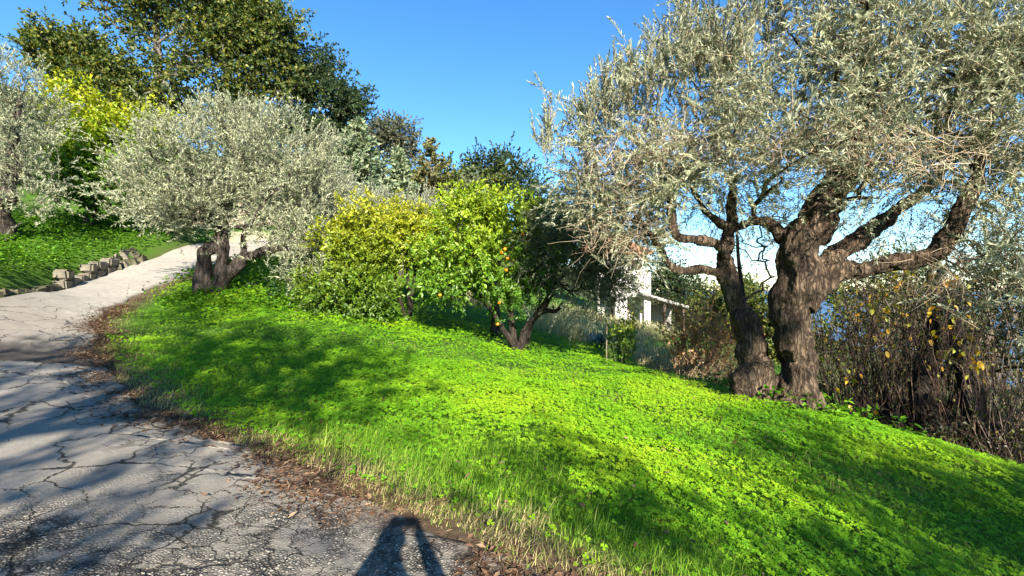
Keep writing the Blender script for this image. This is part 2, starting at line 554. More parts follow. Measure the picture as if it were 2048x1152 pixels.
# cracks: distorted cells, coarse everywhere and fine near the verge
dn = t.noise(V, 2.6, 5, .65)
vm = t.n('ShaderNodeVectorMath', operation='SCALE'); vm.inputs['Scale'].default_value = .42
vs = t.n('ShaderNodeVectorMath', operation='SUBTRACT'); vs.inputs[1].default_value = (.5, .5, .5)
t.l(dn.outputs['Color'], vs.inputs[0]); t.l(vs.outputs[0], vm.inputs[0])
va = t.n('ShaderNodeVectorMath', operation='ADD'); t.l(V, va.inputs[0]); t.l(vm.outputs[0], va.inputs[1])
fl = t.n('ShaderNodeVectorMath', operation='MULTIPLY'); fl.inputs[1].default_value = (1, 1, 0); t.l(va.outputs[0], fl.inputs[0])
e1 = t.vor(fl.outputs[0], 1.5, 'DISTANCE_TO_EDGE'); e2 = t.vor(fl.outputs[0], 3.8, 'DISTANCE_TO_EDGE')
wn_ = t.noise(V, 1.7, 3)
k1 = t.mapr(t.math('SUBTRACT', e1.outputs['Distance'], t.mapr(wn_.outputs['Fac'], .35, .7, -.014, .015)), .003, .015, 1, 0)
k2 = t.math('MULTIPLY', t.mapr(t.math('SUBTRACT', e2.outputs['Distance'], t.mapr(wn_.outputs['Fac'], .4, .7, -.018, .025)), .005, .032, 1, 0), t.math('MULTIPLY', t.mapr(t.attr('crk').outputs['Fac'], .35, .7), t.mapr(nb.outputs['Fac'], .33, .46)), clamp=True)
kk = t.math('MULTIPLY', t.math('MAXIMUM', k1, k2, clamp=True), t.math('SUBTRACT', 1.0, t.math('MULTIPLY', t.attr('worn').outputs['Fac'], .9)), clamp=True)
c = t.mix(t.math('MULTIPLY', kk, .92), c, (.018, .016, .012))
c = t.mix(t.math('MULTIPLY', t.attr('moss').outputs['Fac'], t.mapr(nm.outputs['Fac'], .42, .58, 0, .8)), c, (.055, .06, .018))
c = t.mix(t.math('MULTIPLY', t.attr('edge').outputs['Fac'], t.mapr(nm.outputs['Fac'], .3, .52, .1, .9)), c, t.mix(nf.outputs['Fac'], (.03, .02, .014), (.10, .065, .045)))
c = t.mix(t.math('MULTIPLY', t.attr('dirt_shade').outputs['Fac'], .93), c, t.mix(nf.outputs['Fac'], (.012, .010, .008), (.045, .035, .028)))
p = t.n('ShaderNodeBsdfPrincipled'); t.l(c, p.inputs['Base Color']); p.inputs['Roughness'].default_value = .85
p.inputs['Specular IOR Level'].default_value = .3
b1 = t.n('ShaderNodeBump'); b1.inputs['Strength'].default_value = 1; b1.inputs['Distance'].default_value = .012
hh = t.math('ADD', t.math('MULTIPLY', pm, t.mapr(vpe.outputs['Distance'], 0, .3)), t.math('MULTIPLY', nf.outputs['Fac'], .35))
hh = t.math('SUBTRACT', hh, t.math('MULTIPLY', kk, 1.8))
t.l(hh, b1.inputs['Height']); t.l(b1.outputs[0], p.inputs['Normal']); t.l(p.outputs[0], out.inputs['Surface'])
tag(mk('road', np.c_[rxy, rz], rF, m, attrs={'dirt_shade': dirt_shade, 'edge': edge, 'pebble': pebble, 'moss': moss, 'crk': crk, 'worn': worn}, smooth=True),
    'cracked grey asphalt drive curving uphill past the olive trees', kind='structure')


def inroad_sd(xy):
    a, b = road_sd(xy)
    return a, b


# ------------------------------------------------------------------ foliage machinery
def leafgeo(P, A, N, L, Wd, fold=0.25, six=False):
    """leaf blades: base P, axis A, normal N; folded along the midrib"""
    A = nrm(A); S = nrm(np.cross(A, N)); N = np.cross(S, A)
    L = np.broadcast_to(np.asarray(L, float), (len(P),))[:, None]
    Wd = np.broadcast_to(np.asarray(Wd, float), (len(P),))[:, None]
    n = len(P)
    if not six:
        v = np.empty((n, 4, 3))
        v[:, 0] = P
        v[:, 1] = P + A * L * .5 + S * Wd * .5 + N * Wd * fold
        v[:, 2] = P + A * L - N * L * .06
        v[:, 3] = P + A * L * .5 - S * Wd * .5 + N * Wd * fold
        k = np.arange(n)[:, None] * 4
        F = np.concatenate([k + np.array([[0, 1, 2]]), k + np.array([[0, 2, 3]])])
        return v.reshape(-1, 3), F, 4
    v = np.empty((n, 6, 3))
    v[:, 0] = P
    v[:, 1] = P + A * L * .28 + S * Wd * .46 + N * Wd * fold
    v[:, 2] = P + A * L * .68 + S * Wd * .42 + N * (Wd * fold - L * .03)
    v[:, 3] = P + A * L - N * L * .1
    v[:, 4] = P + A * L * .68 - S * Wd * .42 + N * (Wd * fold - L * .03)
    v[:, 5] = P + A * L * .28 - S * Wd * .46 + N * Wd * fold
    k = np.arange(n)[:, None] * 6
    F = np.concatenate([k + np.array([[0, 1, 2, 3]]), k + np.array([[0, 3, 4, 5]])])
    return v.reshape(-1, 3), F, 6


def palette(n, cols, rng, jit=.15, key=None):
    cols = np.array(cols, float)
    x = (rng.random(n) if key is None else np.clip(key + rng.normal(0, .12, n), 0, 1)) * (len(cols) - 1)
    i = np.minimum(x.astype(int), len(cols) - 2); f = (x - i)[:, None]
    c = cols[i] * (1 - f) + cols[i + 1] * f
    return np.clip(c * (1 + rng.normal(0, jit, (n, 1))), 0.003, .9)


def rdir(n, rng):
    return nrm(rng.normal(size=(n, 3)))


def shoots(P, D, L, k, rng, droop=0.1, ang=0.8, jit=.35, wob=.12):
    """k leaves along each shoot -> leaf positions, axes, normals, shoot index and the shoot polylines"""
    Mn = len(P)
    D = nrm(D)
    s = np.linspace(.12, 1, k)[None, :, None] * np.ones((Mn, 1, 1))
    Lb = np.asarray(L).reshape(-1, 1, 1) * np.ones((Mn, 1, 1))
    dz = np.array([0, 0, -1.0])
    side = nrm(np.cross(D, rdir(Mn, rng)))
    bend = side * wob
    pos = P[:, None] + D[:, None] * Lb * s + (dz * droop + bend[:, None]) * Lb * s ** 2
    T = nrm(D[:, None] + 2 * s * (dz * droop + bend[:, None]))
    B = np.cross(D, side)
    ph = np.arange(k) * 1.62 + rng.random((Mn, 1)) * 6.28
    R = side[:, None] * np.cos(ph)[..., None] + B[:, None] * np.sin(ph)[..., None]
    a = ang * (1 - .55 * s ** 3) + rng.normal(0, jit * .5, (Mn, k, 1))
    A = nrm(T * np.cos(a) + R * np.sin(a) + rng.normal(0, jit * .35, (Mn, k, 3)))
    Nn = nrm(T - (T * A).sum(-1, keepdims=True) * A + rng.normal(0, jit, (Mn, k, 3)) + np.array([0, 0, .35]))
    ss = np.linspace(0, 1, 4)[None, :, None]
    poly = P[:, None] + D[:, None] * Lb * ss + (dz * droop + bend[:, None]) * Lb * ss ** 2
    ix = np.repeat(np.arange(Mn), k)
    return pos.reshape(-1, 3), A.reshape(-1, 3), Nn.reshape(-1, 3), ix, poly


def twigtubes(poly, r0, r1, m=3):
    """many thin tubes with the same number of nodes"""
    Mn, k, _ = poly.shape
    d = nrm(poly[:, -1] - poly[:, 0])
    ref = np.where(np.abs(d[:, 2:3]) > .8, np.array([[1., 0, 0]]), np.array([[0, 0, 1.]]))
    uu = nrm(np.cross(d, ref)); vv = np.cross(d, uu)
    r0 = np.broadcast_to(np.asarray(r0, float), (Mn,)); r1 = np.broadcast_to(np.asarray(r1, float), (Mn,))
    rr = r0[:, None] + (r1 - r0)[:, None] * np.linspace(0, 1, k)[None]
    an = np.arange(m) / m * 2 * np.pi
    ring = uu[:, None, None] * np.cos(an)[None, None, :, None] + vv[:, None, None] * np.sin(an)[None, None, :, None]
    v = poly[:, :, None] + ring * rr[:, :, None, None]
    b = np.arange(Mn)[:, None, None] * k * m
    i = np.arange(k - 1)[None, :, None] * m; j = np.arange(m)[None, None, :]; j2 = (j + 1) % m
    F = np.stack([b + i + j, b + i + j2, b + i + m + j2, b + i + m + j], -1).reshape(-1, 4)
    return v.reshape(-1, 3), F


def tube(P, R, m=8, seed=0, rough=0.0, freq=5.0, closed=False):
    P = np.asarray(P, float); R = np.asarray(R, float); k = len(P)
    T = nrm(np.gradient(P, axis=0))
    ref = np.array([0.3, 1, 0.2]) if abs(T[0] @ nrm(np.array([0.3, 1, .2]))) < .9 else np.array([1., 0, 0])
    uu = nrm(np.cross(T[0], ref))
    V = []
    an = np.arange(m) / m * 2 * np.pi
    for i in range(k):
        uu = nrm(uu - (uu @ T[i]) * T[i]); vv = np.cross(T[i], uu)
        V.append(P[i] + R[i] * (np.cos(an)[:, None] * uu + np.sin(an)[:, None] * vv))
    V = np.vstack(V)
    if rough:
        C = np.repeat(P, m, 0)
        arc = np.repeat(np.r_[0, np.cumsum(np.linalg.norm(np.diff(P, axis=0), axis=1))], m)
        th = np.tile(an, k) + .5 * arc
        q_ = np.c_[np.cos(th) * 1.5, np.sin(th) * 1.5, arc * 1.1]
        ridge = 1 - np.abs(fbm(q_ * np.array([1.6, 1.6, .7]), seed, 2) - .5) * 4
        lump = (fbm(V * freq * .8, seed + 5, 2) - .5) * 2
        f = rough * (.75 * (ridge - .45) + .9 * lump)
        V = C + (V - C) * (1 + f[:, None])
    i = np.arange(k - 1)[:, None] * m; j = np.arange(m)[None]; j2 = (j + 1) % m
    F = np.stack([i + j, i + j2, i + m + j2, i + m + j], -1).reshape(-1, 4)
    if closed:
        nv_ = len(V)
        V = np.vstack([V, P[0], P[-1]])
        j = np.arange(m); j2 = (j + 1) % m
        C = np.concatenate([np.stack([j2, j, np.full(m, nv_)], 1), np.stack([(k - 1) * m + j, (k - 1) * m + j2, np.full(m, nv_ + 1)], 1)])
        return V, F, C
    return V, F


class Geo:
    def __init__(s): s.v = []; s.f = []; s.n = 0; s.c = []
    def add(s, V, F, c=None):
        s.v.append(V); s.f.append(np.asarray(F) + s.n); s.n += len(V)
        if c is not None: s.c.append(np.broadcast_to(np.asarray(c, float), (len(V), 3)))
    def build(s, name, mat, parent=None, smooth=False):
        V = np.vstack(s.v)
        byk = {}
        for f in s.f: byk.setdefault(f.shape[1], []).append(f)
        F = [np.vstack(x) for x in byk.values()]
        at = {'col': np.vstack(s.c)} if s.c else None
        return part(name, V, F, mat, parent, attrs=at, smooth=smooth) if parent is not None else mk(name, V, F, mat, attrs=at, smooth=smooth)


def blob_points(blobs, n, rng, shell=2.6, clump=0.0, freq=1.0, seed=0, minz=None):
    B = np.array(blobs, float)
    vol = (B[:, 3] * B[:, 4] * B[:, 5]) ** .75
    out = []; od = []; need = n; guard = 0
    while need > 0 and guard < 60:
        guard += 1
        k = rng.choice(len(B), need * 2, p=vol / vol.sum())
        d = rdir(len(k), rng); r = rng.random(len(k)) ** (1 / shell)
        p = B[k, :3] + d * r[:, None] * B[k, 3:6]
        ok = np.ones(len(k), bool)
        if clump > 0:
            ok &= fbm(p * freq, seed + 51, 2) > clump
        if minz is not None:
            ok &= p[:, 2] > minz
        out.append(p[ok]); od.append(nrm(d * B[k, 3:6])[ok]); need = n - sum(len(x) for x in out)
    return np.vstack(out)[:n], np.vstack(od)[:n]


def grow(trunks, tips, rng, step=.35, rtip=.008, expo=2.4, gnarl=.12, rmax=1.0):
    """trunks: list of (pts(k,3), radii(k)); every tip is tied to the nearest wood by a bowed branch.
    Returns branch polylines with radii."""
    nodes = [p for P, R in trunks for p in P]; par = [-1] * len(nodes); nr = [r for P, R in trunks for r in R]
    fixed = len(nodes)
    arr = np.zeros((len(nodes) + len(tips) * 30, 3)); arr[:fixed] = nodes
    cnt = fixed; cap = np.array(nr + [0] * (len(arr) - fixed))
    root = trunks[0][0][0]
    order = np.argsort(np.linalg.norm(tips - root, axis=1))
    parent = np.full(len(arr), -1); load = np.zeros(len(arr)); chains = []
    top = np.mean([P[-1] for P, R in trunks], axis=0)
    for ti in order:
        tp = tips[ti]
        d = tp - arr[:cnt]
        dist = np.linalg.norm(d, axis=1)
        cost = dist + .5 * np.maximum(0, -d[:, 2]) + np.where(np.arange(cnt) < fixed, 0, .0)
        j = int(np.argmin(cost))
        a = arr[j]; L = np.linalg.norm(tp - a)
        if L < .05: continue
        k = max(2, int(L / step) + 1)
        k = min(k, 28)
        s = np.linspace(0, 1, k + 1)[1:, None]
        side = nrm(np.cross(tp - a, rng.normal(size=3)))
        bow = (side * rng.normal(0, gnarl) + np.array([0, 0, .10])) * L
        pts = a + (tp - a) * s + bow * (s * (1 - s) * 2.2) + rng.normal(0, gnarl * .25, (k, 3)) * L * .25 * (1 - s)
        ids = [j]
        for p_ in pts:
            if cnt >= len(arr): break
            arr[cnt] = p_; parent[cnt] = ids[-1]; ids.append(cnt); cnt += 1
        chains.append(ids)
        q = ids[-1]
        while q >= 0:
            load[q] += 1
            if q < fixed: break
            q = parent[q]
    res = []
    for ids in chains:
        R = rtip * np.maximum(load[ids], 1) ** (1 / expo)
        if ids[0] < fixed: R[0] = min(R[1] * 1.25, cap[ids[0]] if cap[ids[0]] > 0 else 1e9)
        else: R[0] = min(R[0], R[1] * 1.25)
        R = np.minimum(R, rmax)
        res.append((arr[ids], R))
    return res


def wood(trunks, branches, seed=0, rough=.12, m=12, mb=6):
    G = Geo()
    for i, (P, R) in enumerate(trunks):
        V, F, C = tube(P, R, m, seed + i, rough, 4.0, True)
        G.add(V, F); G.f.append(C + G.n - len(V))
    GB = Geo()
    for P, R in branches:
        V, F = tube(P, R, mb if R[0] > .03 else 3)
        GB.add(V, F)
    return G, GB


def limb(pts, n):
    """pts rows: px, py, Y, radius in px -> smooth polyline in metres with radii"""
    P = np.array([W(a, b, y) for a, b, y, r in pts]); R = np.array([r / FPX * y for a, b, y, r in pts])
    S = resample(np.c_[P, R], n)
    w_ = np.sin(np.linspace(0, np.pi, n)) ** .5
    for k_ in range(3):
        S[:, k_] += ((fbm(S[:, :3] * 2.3 + 11 * k_, 77, 2) - .5) * 1.3 * S[:, 3] + (fbm(S[:, :3] * 3.6 + 7 * k_, 79, 2) - .5) * .09 * min(1, S[-1, 1] / 9)) * w_
    S[:, 3] *= 1 + (fbm(S[:, :3] * 2.8 + 5, 78, 2) - .5) * .5 * w_
    return S[:, :3], S[:, 3]


def shoot_dirs(od, n, rng, out=.6, up=.5, rnd=.6):
    return nrm(od * out + np.array([0, 0, up]) + rdir(n, rng) * rnd)


def tree(name, label, cat, base, trunks, blobs, tips, per, shootL, k, leafL, leafW, cols, bark, lmat, seed,
         group=None, shell=2.6, clump=0., freq=1., out=.6, up=.5, rnd=.6, droop=.1, ang=.8, jit=.35, six=False, spread=.25,
         rtip=.008, expo=2.4, gnarl=.12, rough=.12, twig=(.10, .08, .06), fold=.25, keyf=None, remesh=None, m=12, rmax=1., extra=None, step=.35, twigr=.004, knots=.06, twigstep=3):
    """a tree: trunk (stems and main limbs), branches, crown (leaves) and its twigs"""
    rng = np.random.default_rng(seed)
    e = empty(name, base, label, cat, group)
    tp, od = blob_points(blobs, tips, rng, shell, clump, freq, seed)
    br = grow(trunks, tp, rng, step=step, rtip=rtip, expo=expo, gnarl=gnarl, rmax=rmax)
    G, GB = wood(trunks, br, seed, rough, m)
    to = G.build('trunk', bark, e, smooth=True)
    if remesh:
        md = to.modifiers.new('fuse', 'REMESH'); md.mode = 'VOXEL'; md.voxel_size = remesh; md.use_smooth_shade = True
        sm = to.modifiers.new('soften', 'SMOOTH'); sm.iterations = 2; sm.factor = .5
        tx = bpy.data.textures.new(name + '_knots', 'CLOUDS'); tx.noise_scale = .22; tx.noise_depth = 3
        dp = to.modifiers.new('knots', 'DISPLACE'); dp.texture = tx; dp.strength = knots; dp.mid_level = .5; dp.texture_coords = 'LOCAL'
        tx = bpy.data.textures.new(name + '_ridges', 'MUSGRAVE'); tx.noise_scale = .11; tx.musgrave_type = 'RIDGED_MULTIFRACTAL'; tx.octaves = 2.5; tx.noise_intensity = .6
        dp = to.modifiers.new('ridges', 'DISPLACE'); dp.texture = tx; dp.strength = knots * .35; dp.mid_level = .5; dp.texture_coords = 'LOCAL'
    GB.build('branches', bark, e, smooth=True)['kind'] = 'stuff'
    P = np.repeat(tp, per, 0) + rng.normal(0, spread, (tips * per, 3)); O = np.repeat(od, per, 0)
    if extra is not None:
        P = np.vstack([P, extra[0]]); O = np.vstack([O, extra[1]])
    D = shoot_dirs(O, len(P), rng, out, up, rnd)
    L = shootL * rng.uniform(.6, 1.35, len(P))
    pos, A, N, ix, poly = shoots(P, D, L, k, rng, droop, ang, jit)
    key = None
    if keyf is not None: key = keyf(pos)
    ll = leafL * rng.uniform(.65, 1.2, len(pos))
    V, F, q = leafgeo(pos, A, N, ll, ll * leafW / leafL, fold, six)
    c = palette(len(pos), cols, rng, .16, key)
    tint = (1 + rng.normal(0, .12, (len(P), 1)))[ix]
    part('crown', V, F, lmat, e, attrs={'col': np.repeat(c * tint, q, 0)})['kind'] = 'stuff'
    sel = poly[::twigstep, ::(3 if twigr > .0045 or twigstep > 1 else 1)]
    if twigr <= .0045 and twigstep == 1: sel = poly[:, [0, 3]]
    poly = sel
    V, F = twigtubes(poly, twigr, twigr * .4)
    tc_ = np.array(twig) * (1 + rng.normal(0, .15, (len(poly), 1)))
    part('twigs', V, F, M_TWIG, e, attrs={'col': np.repeat(tc_, poly.shape[1] * 3, 0)})['kind'] = 'stuff'
    return e


def BL(*rows):
    """blobs given as (px, py, Y, rx, ry, rz)"""
    return [tuple(W(a, b, y)) + (rx, ry, rz) for a, b, y, rx, ry, rz in rows]


def onground(px, Y, sink=.12):
    x = (px - 1024) / FPX * Y
    return np.array([x, Y, gz(x, Y) - sink])


OL = [(.11, .135, .066), (.19, .213, .118), (.295, .305, .18), (.44, .43, .28)]

# ------------------------------------------------------------------ the big old olive on the right
YB = 8.0
bz = onground(1560, 7.9, .25)
stemB = limb([(1590, 850, 7.8, 56.8), (1592, 800, 7.8, 44.7), (1594, 745, 7.85, 36.1), (1588, 680, 7.9, 34.4), (1582, 620, 7.95, 37.0), (1590, 560, 8, 38.7),
              (1598, 505, 8, 37.8), (1620, 450, 8, 34.4), (1655, 400, 8.0, 33.0), (1695, 330, 8.0, 24.0), (1720, 250, 8.0, 17.0), (1730, 150, 8, 11.0), (1725, 40, 8, 7.0)], 90)
stemA = limb([(1530, 840, 8.0, 44.7), (1522, 790, 8.05, 37.8), (1512, 725, 8.15, 32.7), (1500, 670, 8.25, 26.7), (1474, 610, 8.35, 23.2), (1455, 550, 8.45, 21.5),
              (1453, 500, 8.5, 15.5), (1462, 440, 8.6, 12.0), (1470, 350, 8.7, 8.0)], 60)
limbR = limb([(1600, 610, 7.95, 34), (1640, 565, 7.85, 29), (1700, 537, 7.7, 22), (1780, 530, 7.5, 20), (1845, 524, 7.3, 21), (1880, 490, 7.2, 23),
              (1910, 430, 7.1, 20), (1942, 370, 7.0, 16), (1965, 300, 6.9, 11), (1990, 200, 6.9, 7)], 66)
limbR2 = limb([(1605, 590, 8.1, 28), (1650, 515, 8.2, 24), (1700, 490, 8.35, 22), (1760, 450, 8.5, 20), (1810, 410, 8.6, 16), (1860, 370, 8.7, 12), (1900, 320, 8.8, 9)], 48)
limbL1 = limb([(1460, 560, 8.45, 18), (1440, 546, 8.4, 15), (1400, 540, 8.3, 12), (1347, 535, 8.2, 13), (1325, 500, 8.1, 10), (1305, 475, 8.05, 8), (1270, 430, 8.0, 6)], 20)
limbL2 = limb([(1460, 525, 8.45, 17), (1440, 494, 8.3, 14), (1400, 482, 8.1, 13), (1360, 476, 8.0, 12), (1346, 450, 7.95, 13), (1345, 400, 7.9, 12), (1335, 350, 7.9, 8), (1310, 290, 7.9, 5)], 24)
limbC = limb([(1600, 520, 8.0, 26), (1560, 470, 8.2, 19), (1510, 447, 8.35, 16), (1460, 452, 8.45, 13), (1420, 430, 8.5, 10), (1380, 370, 8.5, 7)], 20)
limbC2 = limb([(1640, 480, 8.1, 24), (1665, 440, 8.5, 16), (1670, 380, 8.9, 12), (1650, 300, 9.2, 8)], 14)
root1 = limb([(1598, 740, 7.8, 30), (1615, 800, 7.65, 30), (1642, 850, 7.5, 26)], 8)
root2 = limb([(1510, 740, 8.1, 26), (1490, 800, 8.0, 26), (1478, 850, 7.9, 20)], 8)
stemB, stemA = (stemB[0], stemB[1] * .9), (stemA[0], stemA[1] * .88)
limbR, limbR2, limbL1, limbL2, limbC, limbC2 = [(q[0], q[1] * f_) for q, f_ in ((limbR, .78), (limbR2, .78), (limbL1, .68), (limbL2, .68), (limbC, .66), (limbC2, .75))]
tr = [stemB, stemA, limbR, limbR2, limbL1, limbL2, limbC, limbC2, root1, root2]
bl = BL((1250, 270, 8.2, 1.25, 1.2, .85), (1180, 330, 8.5, .55, .6, .7), (1400, 215, 8, 1.4, 1.4, 1.15), (1600, 120, 7.8, 1.8, 1.8, 1.5),
        (1850, 110, 7.5, 1.8, 1.6, 1.6), (2060, 170, 6.9, 1.5, 1.5, 1.6), (1960, 290, 7.0, 1.2, 1.1, .75), (1760, 270, 7.6, 1.5, 1.4, .75),
        (1500, 315, 8, 1.4, 1.2, .65), (1310, 385, 8.2, .85, .9, .75), (1250, 440, 8.3, .5, .5, .45), (1190, 400, 8.7, .45, .5, .4),
        (2040, 470, 6.6, .6, .7, .9), (2010, 590, 6.3, .3, .4, .5), (1580, -110, 8, 1.6, 1.6, .8),
        (1860, -110, 8, 1.7, 1.6, .8), (2150, 0, 7.5, 1.1, 1.2, 1.2), (1560, 415, 7.2, .35, .35, .25), (1800, 360, 7.0, .6, .6, .3), (1460, 400, 8.3, .5, .5, .3), (1900, 270, 6.2, .8, .5, .45), (1750, 245, 6.2, .7, .5, .4), (1570, 270, 6.6, .8, .5, .4), (1560, 330, 6.5, .5, .4, .3))
rng = np.random.default_rng(91)
# long upright suckers along the upper outline
sx, so = blob_points(BL((1180, 250, 8.4, .5, .6, .35), (1270, 200, 8.2, .7, .7, .4), (1360, 130, 8, .5, .5, .5), (1430, 130, 8, .6, .6, .5), (1340, 60, 8.1, .1, .1, .3), (1355, 10, 8.1, .08, .08, .3), (1090, 290, 8.6, .25, .3, .3)), 330, rng, 2.)
so = so * .25 + np.array([0, 0, 3.2])
lead = []
for (lx, ly, lh) in [(1095, 300, .5), (1175, 265, .6), (1210, 235, .55), (1262, 210, .8), (1300, 190, .7), (1325, 165, .6), (1358, 110, 1.1), (1372, 130, .8), (1400, 150, .5), (1442, 150, .7), (1470, 130, .6), (1500, 110, .6), (1535, 100, .7), (1560, 60, .8), (1240, 230, .5), (1420, 140, .6)]:
    b0 = W(lx, ly, 8.1 + rng.normal(0, .2)); hh_ = np.linspace(-.35, 1, 17)[:, None]
    lead.append(b0 + np.array([[rng.normal(0, .06), 0, lh]]) * hh_ + rng.normal(0, .03, (17, 3)))
lead = np.vstack(lead)
sx = np.vstack([sx, lead]); so = np.vstack([so, np.tile([[0, 0, 7.]], (len(lead), 1))])
cx_, co_ = blob_points(BL((1290, 480, 8.2, .3, .4, .35), (1260, 410, 8.2, .55, .5, .45), (1160, 390, 8.7, .5, .5, .5),
                          (1310, 350, 8.0, .7, .6, .5)), 430, rng, 2.2, .36, 1.5, 8)
sx = np.vstack([sx, cx_]); so = np.vstack([so, co_ * .6 + np.array([0, 0, -.45])])
# tan bare twigs tangled through the crown
big_olive = tree('olive_tree', 'old olive with two gnarled trunks and a spreading silvery crown', 'olive tree', bz, tr, bl, 540, 11, .5, 27, .086, .0225,
                 OL, M_OLBARK, M_OLIVE, 101, group='olive trees', shell=2.0, clump=.43, freq=1.15, out=.5, up=.45, rnd=.75, droop=.15, ang=.7, jit=.24, spread=.26, twigr=.0045,
                 rtip=.0055, expo=2.3, gnarl=.16, rough=.3, twig=(.30, .24, .15), remesh=.02, m=40, rmax=.05, knots=.07, twigstep=1, extra=(sx, so))
TW, twd = blob_points(BL((1230, 330, 8.0, .8, .7, .55), (1260, 430, 8.0, .6, .6, .6), (1200, 470, 8.3, .5, .5, .5), (1330, 300, 7.7, .8, .6, .4), (1700, 300, 7.0, 1.2, .7, .45), (1900, 310, 6.6, 1.2, .7, .5),
                             (1500, 300, 7.4, 1., .6, .4), (1900, 540, 7.2, .6, .5, .5), (1270, 470, 7.9, .45, .4, .45)), 1500, rng, 2.2)
D = nrm(rdir(len(TW), rng) + np.array([0, 0, -.15])); Lt = rng.uniform(.2, .6, len(TW))
ss = np.linspace(0, 1, 6)[None, :, None]
cur = nrm(np.cross(D, rdir(len(TW), rng)))
poly = TW[:, None] + (D[:, None] * ss + cur[:, None] * .35 * ss ** 2 + rng.normal(0, .035, (len(TW), 6, 3)) * ss) * Lt[:, None, None]
poly = poly[:, [0, 2, 3, 5]]
V, F = twigtubes(poly, .0048, .002)
part('bare_twigs', V, F, M_TWIG, big_olive, attrs={'col': np.repeat(palette(len(TW), [(.26, .19, .12), (.40, .31, .21), (.46, .38, .27)], rng), 12, 0)})['kind'] = 'stuff'

# ------------------------------------------------------------------ the olive beside the drive
b2 = onground(430, 14, .2)
s1 = limb([(402, 610, 13.9, 17), (402, 570, 13.9, 15), (400, 535, 13.9, 14), (412, 505, 13.9, 12), (440, 480, 14, 10), (430, 440, 14, 9), (400, 390, 14, 7), (370, 330, 14, 5)], 22)
s2 = limb([(428, 615, 14, 19), (434, 580, 14, 15), (442, 545, 14, 14), (446, 510, 14, 12), (445, 470, 14, 12), (452, 420, 14, 10), (470, 350, 14, 9), (480, 290, 14, 5)], 26)
s3 = limb([(438, 575, 14, 14), (460, 545, 13.9, 12), (485, 520, 13.8, 12), (505, 510, 13.7, 9), (540, 500, 13.6, 8), (580, 480, 13.5, 7), (610, 440, 13.4, 5)], 20)
s4 = limb([(492, 520, 13.8, 8), (486, 490, 13.8, 6), (494, 450, 13.8, 5), (520, 390, 13.8, 4)], 10)
bl = BL((425, 345, 14, 2.2, 2.0, 1.35), (560, 360, 14, 1.9, 2.0, 1.3), (325, 380, 14, .9, 1.4, .95), (645, 400, 13.5, 1.1, 1.2, 1.1), (600, 490, 13, .75, .8, .9),
        (470, 275, 14, 1.2, 1.4, .6), (365, 425, 13.5, 1.1, 1.2, .45), (620, 560, 12.7, .45, .5, .5), (530, 430, 13.3, 1.2, 1., .6), (400, 420, 13.2, 1.5, 1., .4))
sx, so = blob_points(BL((400, 215, 14, .25, .3, .35), (480, 235, 14, 1.5, 1., .25), (570, 245, 14, .8, .8, .3), (640, 290, 13.8, .8, .8, .4), (370, 265, 14, .4, .5, .25)), 200, rng, 2.)
tree('olive_tree', 'round crowned silver olive with short forked trunk beside the drive', 'olive tree', b2, [s2, s1, s3, s4], bl, 340, 14, .48, 19, .10, .027,
     OL, M_OLBARK2, M_OLIVE, 102, group='olive trees', shell=2.4, clump=.36, freq=.9, out=.6, up=.55, rnd=.7, spread=.27, rtip=.008, expo=2.3, gnarl=.15,
     rough=.18, twig=(.22, .18, .12), remesh=.035, m=14, rmax=.06, knots=.04, extra=(sx, so * .3 + np.array([0, 0, 1.3])))

# olive on the upper terrace at the left edge
b3 = onground(0, 15.5, .2)
s1 = limb([(2, 500, 15.5, 22), (0, 455, 15.5, 20), (5, 420, 15.5, 17), (20, 360, 15.5, 12), (30, 280, 15.5, 8), (40, 200, 15.5, 4)], 18)
bl = BL((20, 240, 15.5, 1.3, 1.5, 1.7), (45, 340, 15.3, .8, 1.2, 1.3), (-90, 260, 15.5, 1.7, 1.7, 2.0), (65, 400, 15, .5, .8, .6), (40, 180, 15.5, .7, .7, .7), (-60, 400, 15, 1.2, 1, .7))
tree('olive_tree', 'tall pale olive on the grassy terrace above the block wall', 'olive tree', b3, [s1], bl, 140, 14, .48, 18, .105, .029,
     OL, M_OLBARK2, M_OLIVE, 103, group='olive trees', shell=2.5, clump=.34, freq=.9, out=.5, up=.7, rnd=.7, spread=.27, rough=.18, twig=(.28, .22, .15), m=14, rmax=.07)

# olives half hidden behind the citrus bushes
for (px, Y, bls, lab, sd) in [(800, 22, BL((800, 440, 22, 1.8, 1.5, 1.3), (760, 420, 22, 1.3, 1.3, .9), (850, 430, 22.5, 1.3, 1.3, 1.1)), 'pale olive crown showing between the two citrus bushes', 104),
                              (700, 19, BL((700, 410, 19, .9, 1., .9), (660, 420, 19, 1.2, 1.2, 1.0), (740, 440, 19, 1., 1., .8)), 'pale olive crown behind the yellow citrus bush', 105)]:
    bb = onground(px, Y, .2); cc = np.mean([b[:3] for b in bls], 0)
    tk = resample(np.c_[np.array([bb, bb + (cc - bb) * .45 + (.1, 0, 0), cc]), [.16, .12, .05]], 10)
    tree('olive_tree', lab, 'olive tree', bb, [(tk[:, :3], tk[:, 3])], bls, 70, 12, .5, 14, .12, .032, [(.15, .16, .10), (.23, .24, .16), (.32, .32, .23)],
         M_OLBARK2, M_OLIVE, sd, group='olive trees', shell=2.6, clump=.3, out=.5, up=.9, rnd=.5, spread=.3, rmax=.07)

# ------------------------------------------------------------------ citrus
CY = [(.045, .10, .012), (.10, .17, .012), (.20, .26, .018), (.33, .33, .02)]
CG = [(.02, .06, .014), (.055, .14, .014), (.14, .25, .016), (.28, .35, .02)]


